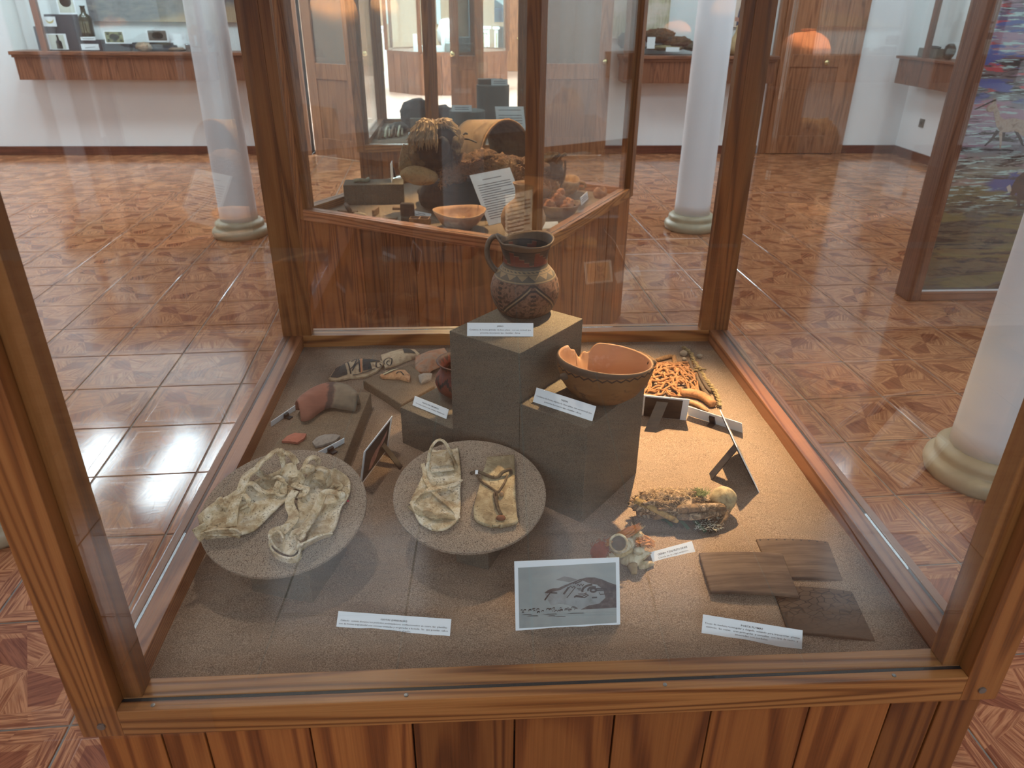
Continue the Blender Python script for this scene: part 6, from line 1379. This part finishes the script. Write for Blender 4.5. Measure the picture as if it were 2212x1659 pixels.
# planked octagonal case in the next room
oc_ = V((-.50, 15.6, FZ)); t = thing('octagonal_case', 'planked octagonal glass case in the bright room beyond the doorway', 'display case', oc_); R8 = 1.28
pts8 = [oc_+V((R8*math.cos(PI/8+PI/4*k), R8*math.sin(PI/8+PI/4*k), 0)) for k in range(8)]
for k in range(8):
    a, b2 = pts8[k], pts8[(k+1) % 8]; d = (b2-a); n_ = V((d.y, -d.x, 0)).normalized()
    for j in range(5):
        p, q = lerp(a, b2, j/5)+d.normalized()*.004, lerp(a, b2, (j+1)/5)-d.normalized()*.004
        MB().hexa([p, q, q-n_*.02, p-n_*.02], [v_+V((0, 0, .70)) for v_ in (p, q, q-n_*.02, p-n_*.02)]).build('plank', M['redwood'], t)
    MB().hexa([v_+V((0, 0, .70)) for v_ in (a, b2, b2-n_*.06, a-n_*.06)], [v_+V((0, 0, .76)) for v_ in (a, b2, b2-n_*.06, a-n_*.06)]).build('rail', M['redwood_x'], t)
    MB().hexa([v_+V((0, 0, .76)) for v_ in (a, b2, b2-n_*.006, a-n_*.006)], [v_+V((0, 0, 1.9)) for v_ in (a, b2, b2-n_*.006, a-n_*.006)]).build('glass_pane', M['glass'], t)
    MB().box(a+V((0, 0, 1.33)), (.06, .06, 1.14), PI/8+PI/4*k).build('post', M['redwood'], t)
MB().prism([(p.x*.985+oc_.x*.015, p.y*.985+oc_.y*.015) for p in pts8], FZ+.72, FZ+.74).build('deck', M['redwood_x'], t)
gm = mott('grey_model', [S(96, 98, 96), S(150, 154, 152)], 8)
c_ = oc_+V((.25, -.55, .74)); tag(MB().span(c_.x-.28, c_.x+.28, c_.y-.2, c_.y+.2, c_.z, c_.z+.16).span(c_.x-.16, c_.x+.2, c_.y-.12, c_.y+.12, c_.z+.16, c_.z+.26).build('grey_model', gm, bev=.01), 'grey stepped model inside the octagonal case', 'model')
c_ = oc_+V((-.35, -.5, .74)); tag(MB().span(c_.x-.3, c_.x+.3, c_.y-.1, c_.y+.1, c_.z, c_.z+.1).span(c_.x-.3, c_.x-.24, c_.y-.1, c_.y+.1, c_.z+.1, c_.z+.3).span(c_.x+.24, c_.x+.3, c_.y-.1, c_.y+.1, c_.z+.1, c_.z+.3).build('white_model', M['white']), 'small white model at the left in the octagonal case', 'model')
c_ = oc_+V((-.02, .3, .74)); tag(MB().ball(c_+V((0, 0, .28)), (.2, .15, .28), 16, 10, .2).build('pale_bust', M['white'], smooth=True), 'pale rounded object at the back of the octagonal case', 'bust')
# white balustrade piers
def pier(lab, pxl, pxr, pyb, pyt, Y, n=1):
    a, b2 = PY(pxl, pyb, Y), PY(pxr, pyb, Y); zt = PY(pxl, pyt, Y).z; t = thing('balustrade_pier', lab, 'pier', ((a.x+b2.x)/2, Y, FZ), 'white piers of the next room')
    MB().span(a.x, b2.x, Y, Y+.25, FZ, zt-.06).build('shaft', M['white'], t, bev=.01); MB().span(a.x-.04, b2.x+.04, Y-.04, Y+.29, zt-.06, zt).build('cap', M['white'], t, bev=.015)
    w4 = (b2.x-a.x); g = plain('gilt_line', S(176, 158, 116), .6) if 'gilt_line' not in bpy.data.materials else bpy.data.materials['gilt_line']
    x0, x1, z0, z1 = a.x+w4*.28, b2.x-w4*.28, FZ+.12, zt-.14
    MB().span(x0, x0+.015, Y-.008, Y, z0, z1).span(x1-.015, x1, Y-.008, Y, z0, z1).span(x0, x1, Y-.008, Y, z0, z0+.015).span(x0, x1, Y-.008, Y, z1-.015, z1).build('panel_moulding', g, t)
pier('white panelled pier left of the octagonal case', 816, 837, 157, 57, 18.6); pier('white panelled pier right of the octagonal case', 1040, 1058, 140, 57, 18.2)
a = PY(1074, 155, 18.9); pier('narrow white pier end by the dark opening', 1069, 1076, 156, 58, 18.9)
a, b2 = PY(1078, 145, 20.5), PY(1095, 145, 20.5); t = thing('dark_cabinet', 'dark cabinet below the far bright window', 'cabinet', (a.x, 20.7, FZ)); MB().span(a.x-.05, b2.x+.1, 20.5, 21, FZ, PY(1080, 62, 20.5).z).build('body', M['seal'], t); MB().span(a.x-.07, b2.x+.12, 20.46, 21.02, PY(1080, 62, 20.5).z, PY(1080, 62, 20.5).z+.04).build('top', navy, t)
a, b2 = PY(1095, 149, 20.2), PY(1122, 149, 20.2); t = thing('door_5', 'plain brown door at the far right of the next room', 'door', (a.x, 20.3, FZ)); struct(t); MB().span(a.x, b2.x, 20.2, 20.26, FZ+.01, 1.6).build('leaf', M['doorwood'], t); MB().ball(PY(1120, 84, 20.15), .04, 12, 8).build('knob', M['brass'], t, True)
for k, (pxl, pxr) in enumerate(((927, 939), (943, 952), (1012, 1020))):
    a, b2 = PY(pxl, 40, 21.9), PY(pxr, 40, 21.9); t = thing('window_%d' % (k+1), 'tall narrow daylit window in the next room, '+('left one of the close pair', 'right one of the close pair', 'single one right of the glazed leaf')[k], 'window', ((a.x+b2.x)/2, 21.95, PY(930, 55 if k < 2 else 100, 21.9).z))
    struct(t); MB().span(a.x, b2.x, 21.93, 21.96, PY(930, 52 if k < 2 else 100, 21.9).z, 2.0).build('bright_pane', emit('daylit_pane', (.85, .93, 1), 2.2) if k == 0 else bpy.data.materials['daylit_pane'], t)
    MB().span(a.x-.03, a.x, 21.9, 21.97, PY(930, 52 if k < 2 else 100, 21.9).z, 2.0).build('frame', M['redwood'], t)
# ================================================================== framed painting at the right
pa_ = thing('framed_painting', 'tall painting of vicunas and a coloured lagoon in a deep red wood frame', 'painting', (3.3, 3.33, FZ))
fx0, fx1, fy, ft = 2.50, 4.35, 3.26, .15; z1 = 1.30
MB().span(fx0, fx0+.075, fy, fy+ft, FZ+.002, z1).build('frame_side', M['redwood'], pa_, bev=.006); MB().span(fx1-.075, fx1, fy, fy+ft, FZ+.002, z1).build('frame_side', M['redwood'], pa_, bev=.006)
MB().span(fx0+.075, fx1-.075, fy, fy+ft, FZ+.002, FZ+.055).build('frame_rail', M['redwood_x'], pa_, bev=.006); MB().span(fx0+.075, fx1-.075, fy, fy+ft, z1-.06, z1).build('frame_rail', M['redwood_x'], pa_, bev=.006)
def paintm():
    n = N('oil_painting', .45); v = n.co(); X, Y, Z = n.sep(v)
    d = n.noise(n.map(v, (2.2, 1, 16)), 1.6, 6, .72, .6); e = n.noise(n.map(v, (1.6, 1, 9), (3, 0, 7)), 1.1, 4, .6, .5); f = n.noise(n.map(v, (3, 1, 34)), 2, 3, .7)
    zz = n.ma('ADD', Z, n.ma('MULTIPLY', n.ma('SUBTRACT', d, .5), .25))
    base = n.ramp(n.ma('DIVIDE', zz, 1.75), [(.02, S(70, 84, 84)), (.16, S(112, 98, 66)), (.28, S(74, 84, 82)), (.37, S(104, 104, 70)), (.44, S(128, 136, 130)), (.55, S(150, 150, 168)), (.66, S(110, 122, 124)), (.76, S(112, 88, 96)), (.84, S(96, 100, 140)), (.93, S(112, 96, 110)), (.99, S(92, 116, 160))])
    c = n.mix(n.smooth(d, .50, .56), base, S(34, 42, 46)); c = n.mix(n.ma('MULTIPLY', n.smooth(e, .52, .60), .85), c, n.mix(n.smooth(Z, .5, .9), S(116, 112, 72), S(168, 140, 160)))
    c = n.mix(n.ma('MULTIPLY', n.smooth(f, .54, .60), n.smooth(Z, .50, .6)), c, S(170, 204, 204))
    up_ = n.smooth(Z, 1.02, 1.2); c = n.mix(n.ma('MULTIPLY', up_, n.smooth(n.noise(n.map(v, (2, 1, 12), (9, 0, 2)), 1.5, 4, .6), .56, .62)), c, S(188, 74, 84)); c = n.mix(n.ma('MULTIPLY', up_, n.smooth(n.noise(n.map(v, (2, 1, 12), (1, 0, 12)), 1.5, 4, .6), .56, .62)), c, S(70, 92, 160))
    blue = n.ma('MULTIPLY', n.smooth(n.ma('ABSOLUTE', n.ma('SUBTRACT', zz, .685)), .055, .04), n.smooth(n.ma('ADD', X, n.ma('MULTIPLY', e, .2)), -.42, -.36)); c = n.mix(blue, c, S(66, 88, 150))
    n.col(c); n.bump(n.ma('ADD', d, f), .3, .004); return n.m
MB().span(fx0+.07, fx1-.07, fy+.03, fy+.05, FZ+.05, z1-.05).build('canvas', paintm(), pa_)
def onp(px, py): return PY(px, py, fy+.0285)
vic = mott('painted_vicuna', [S(120, 106, 92), S(176, 164, 152), S(150, 124, 98)], 30, .5, .2); dkp = plain('painted_dark', S(52, 50, 54), .5)
for pts, m in (([(2130, 238), (2133, 228), (2143, 224), (2146, 212), (2151, 212), (2153, 226), (2157, 236), (2161, 252), (2170, 258), (2190, 255), (2206, 258), (2222, 262), (2226, 290), (2220, 300), (2206, 292), (2190, 284), (2172, 286), (2160, 284), (2152, 272), (2148, 252), (2146, 240), (2138, 242)], vic),
               ([(2152, 280), (2160, 284), (2142, 305), (2128, 316), (2126, 314), (2140, 300)], dkp), ([(2158, 284), (2166, 284), (2164, 306), (2162, 322), (2159, 322), (2159, 304)], vic), ([(2164, 286), (2172, 286), (2170, 298), (2166, 306), (2165, 304)], dkp), ([(2190, 282), (2200, 286), (2208, 300), (2212, 316), (2206, 312), (2200, 300)], dkp),
               ([(2104, 236), (2150, 214), (2152, 217), (2108, 237)], dkp), ([(2226, 360), (2196, 384), (2186, 402), (2182, 420), (2188, 424), (2196, 416), (2200, 430), (2212, 432), (2230, 436)], dkp), ([(2174, 404), (2182, 398), (2186, 412), (2178, 416)], plain('painted_white', S(186, 180, 172), .5)), ([(2196, 428), (2204, 430), (2204, 444), (2198, 446)], dkp)):
    MB().add([onp(x, y) for x, y in pts], [tuple(range(len(pts)))]).build('painted_animal', m, pa_)
MB().span(fx0+.076, fx1-.076, fy+.022, fy+.03, FZ+.055, FZ+.062).build('canvas_edge', M['paper'], pa_)

# ================================================================== lit jars on pedestals behind the visitor (they show as reflections in the glass)
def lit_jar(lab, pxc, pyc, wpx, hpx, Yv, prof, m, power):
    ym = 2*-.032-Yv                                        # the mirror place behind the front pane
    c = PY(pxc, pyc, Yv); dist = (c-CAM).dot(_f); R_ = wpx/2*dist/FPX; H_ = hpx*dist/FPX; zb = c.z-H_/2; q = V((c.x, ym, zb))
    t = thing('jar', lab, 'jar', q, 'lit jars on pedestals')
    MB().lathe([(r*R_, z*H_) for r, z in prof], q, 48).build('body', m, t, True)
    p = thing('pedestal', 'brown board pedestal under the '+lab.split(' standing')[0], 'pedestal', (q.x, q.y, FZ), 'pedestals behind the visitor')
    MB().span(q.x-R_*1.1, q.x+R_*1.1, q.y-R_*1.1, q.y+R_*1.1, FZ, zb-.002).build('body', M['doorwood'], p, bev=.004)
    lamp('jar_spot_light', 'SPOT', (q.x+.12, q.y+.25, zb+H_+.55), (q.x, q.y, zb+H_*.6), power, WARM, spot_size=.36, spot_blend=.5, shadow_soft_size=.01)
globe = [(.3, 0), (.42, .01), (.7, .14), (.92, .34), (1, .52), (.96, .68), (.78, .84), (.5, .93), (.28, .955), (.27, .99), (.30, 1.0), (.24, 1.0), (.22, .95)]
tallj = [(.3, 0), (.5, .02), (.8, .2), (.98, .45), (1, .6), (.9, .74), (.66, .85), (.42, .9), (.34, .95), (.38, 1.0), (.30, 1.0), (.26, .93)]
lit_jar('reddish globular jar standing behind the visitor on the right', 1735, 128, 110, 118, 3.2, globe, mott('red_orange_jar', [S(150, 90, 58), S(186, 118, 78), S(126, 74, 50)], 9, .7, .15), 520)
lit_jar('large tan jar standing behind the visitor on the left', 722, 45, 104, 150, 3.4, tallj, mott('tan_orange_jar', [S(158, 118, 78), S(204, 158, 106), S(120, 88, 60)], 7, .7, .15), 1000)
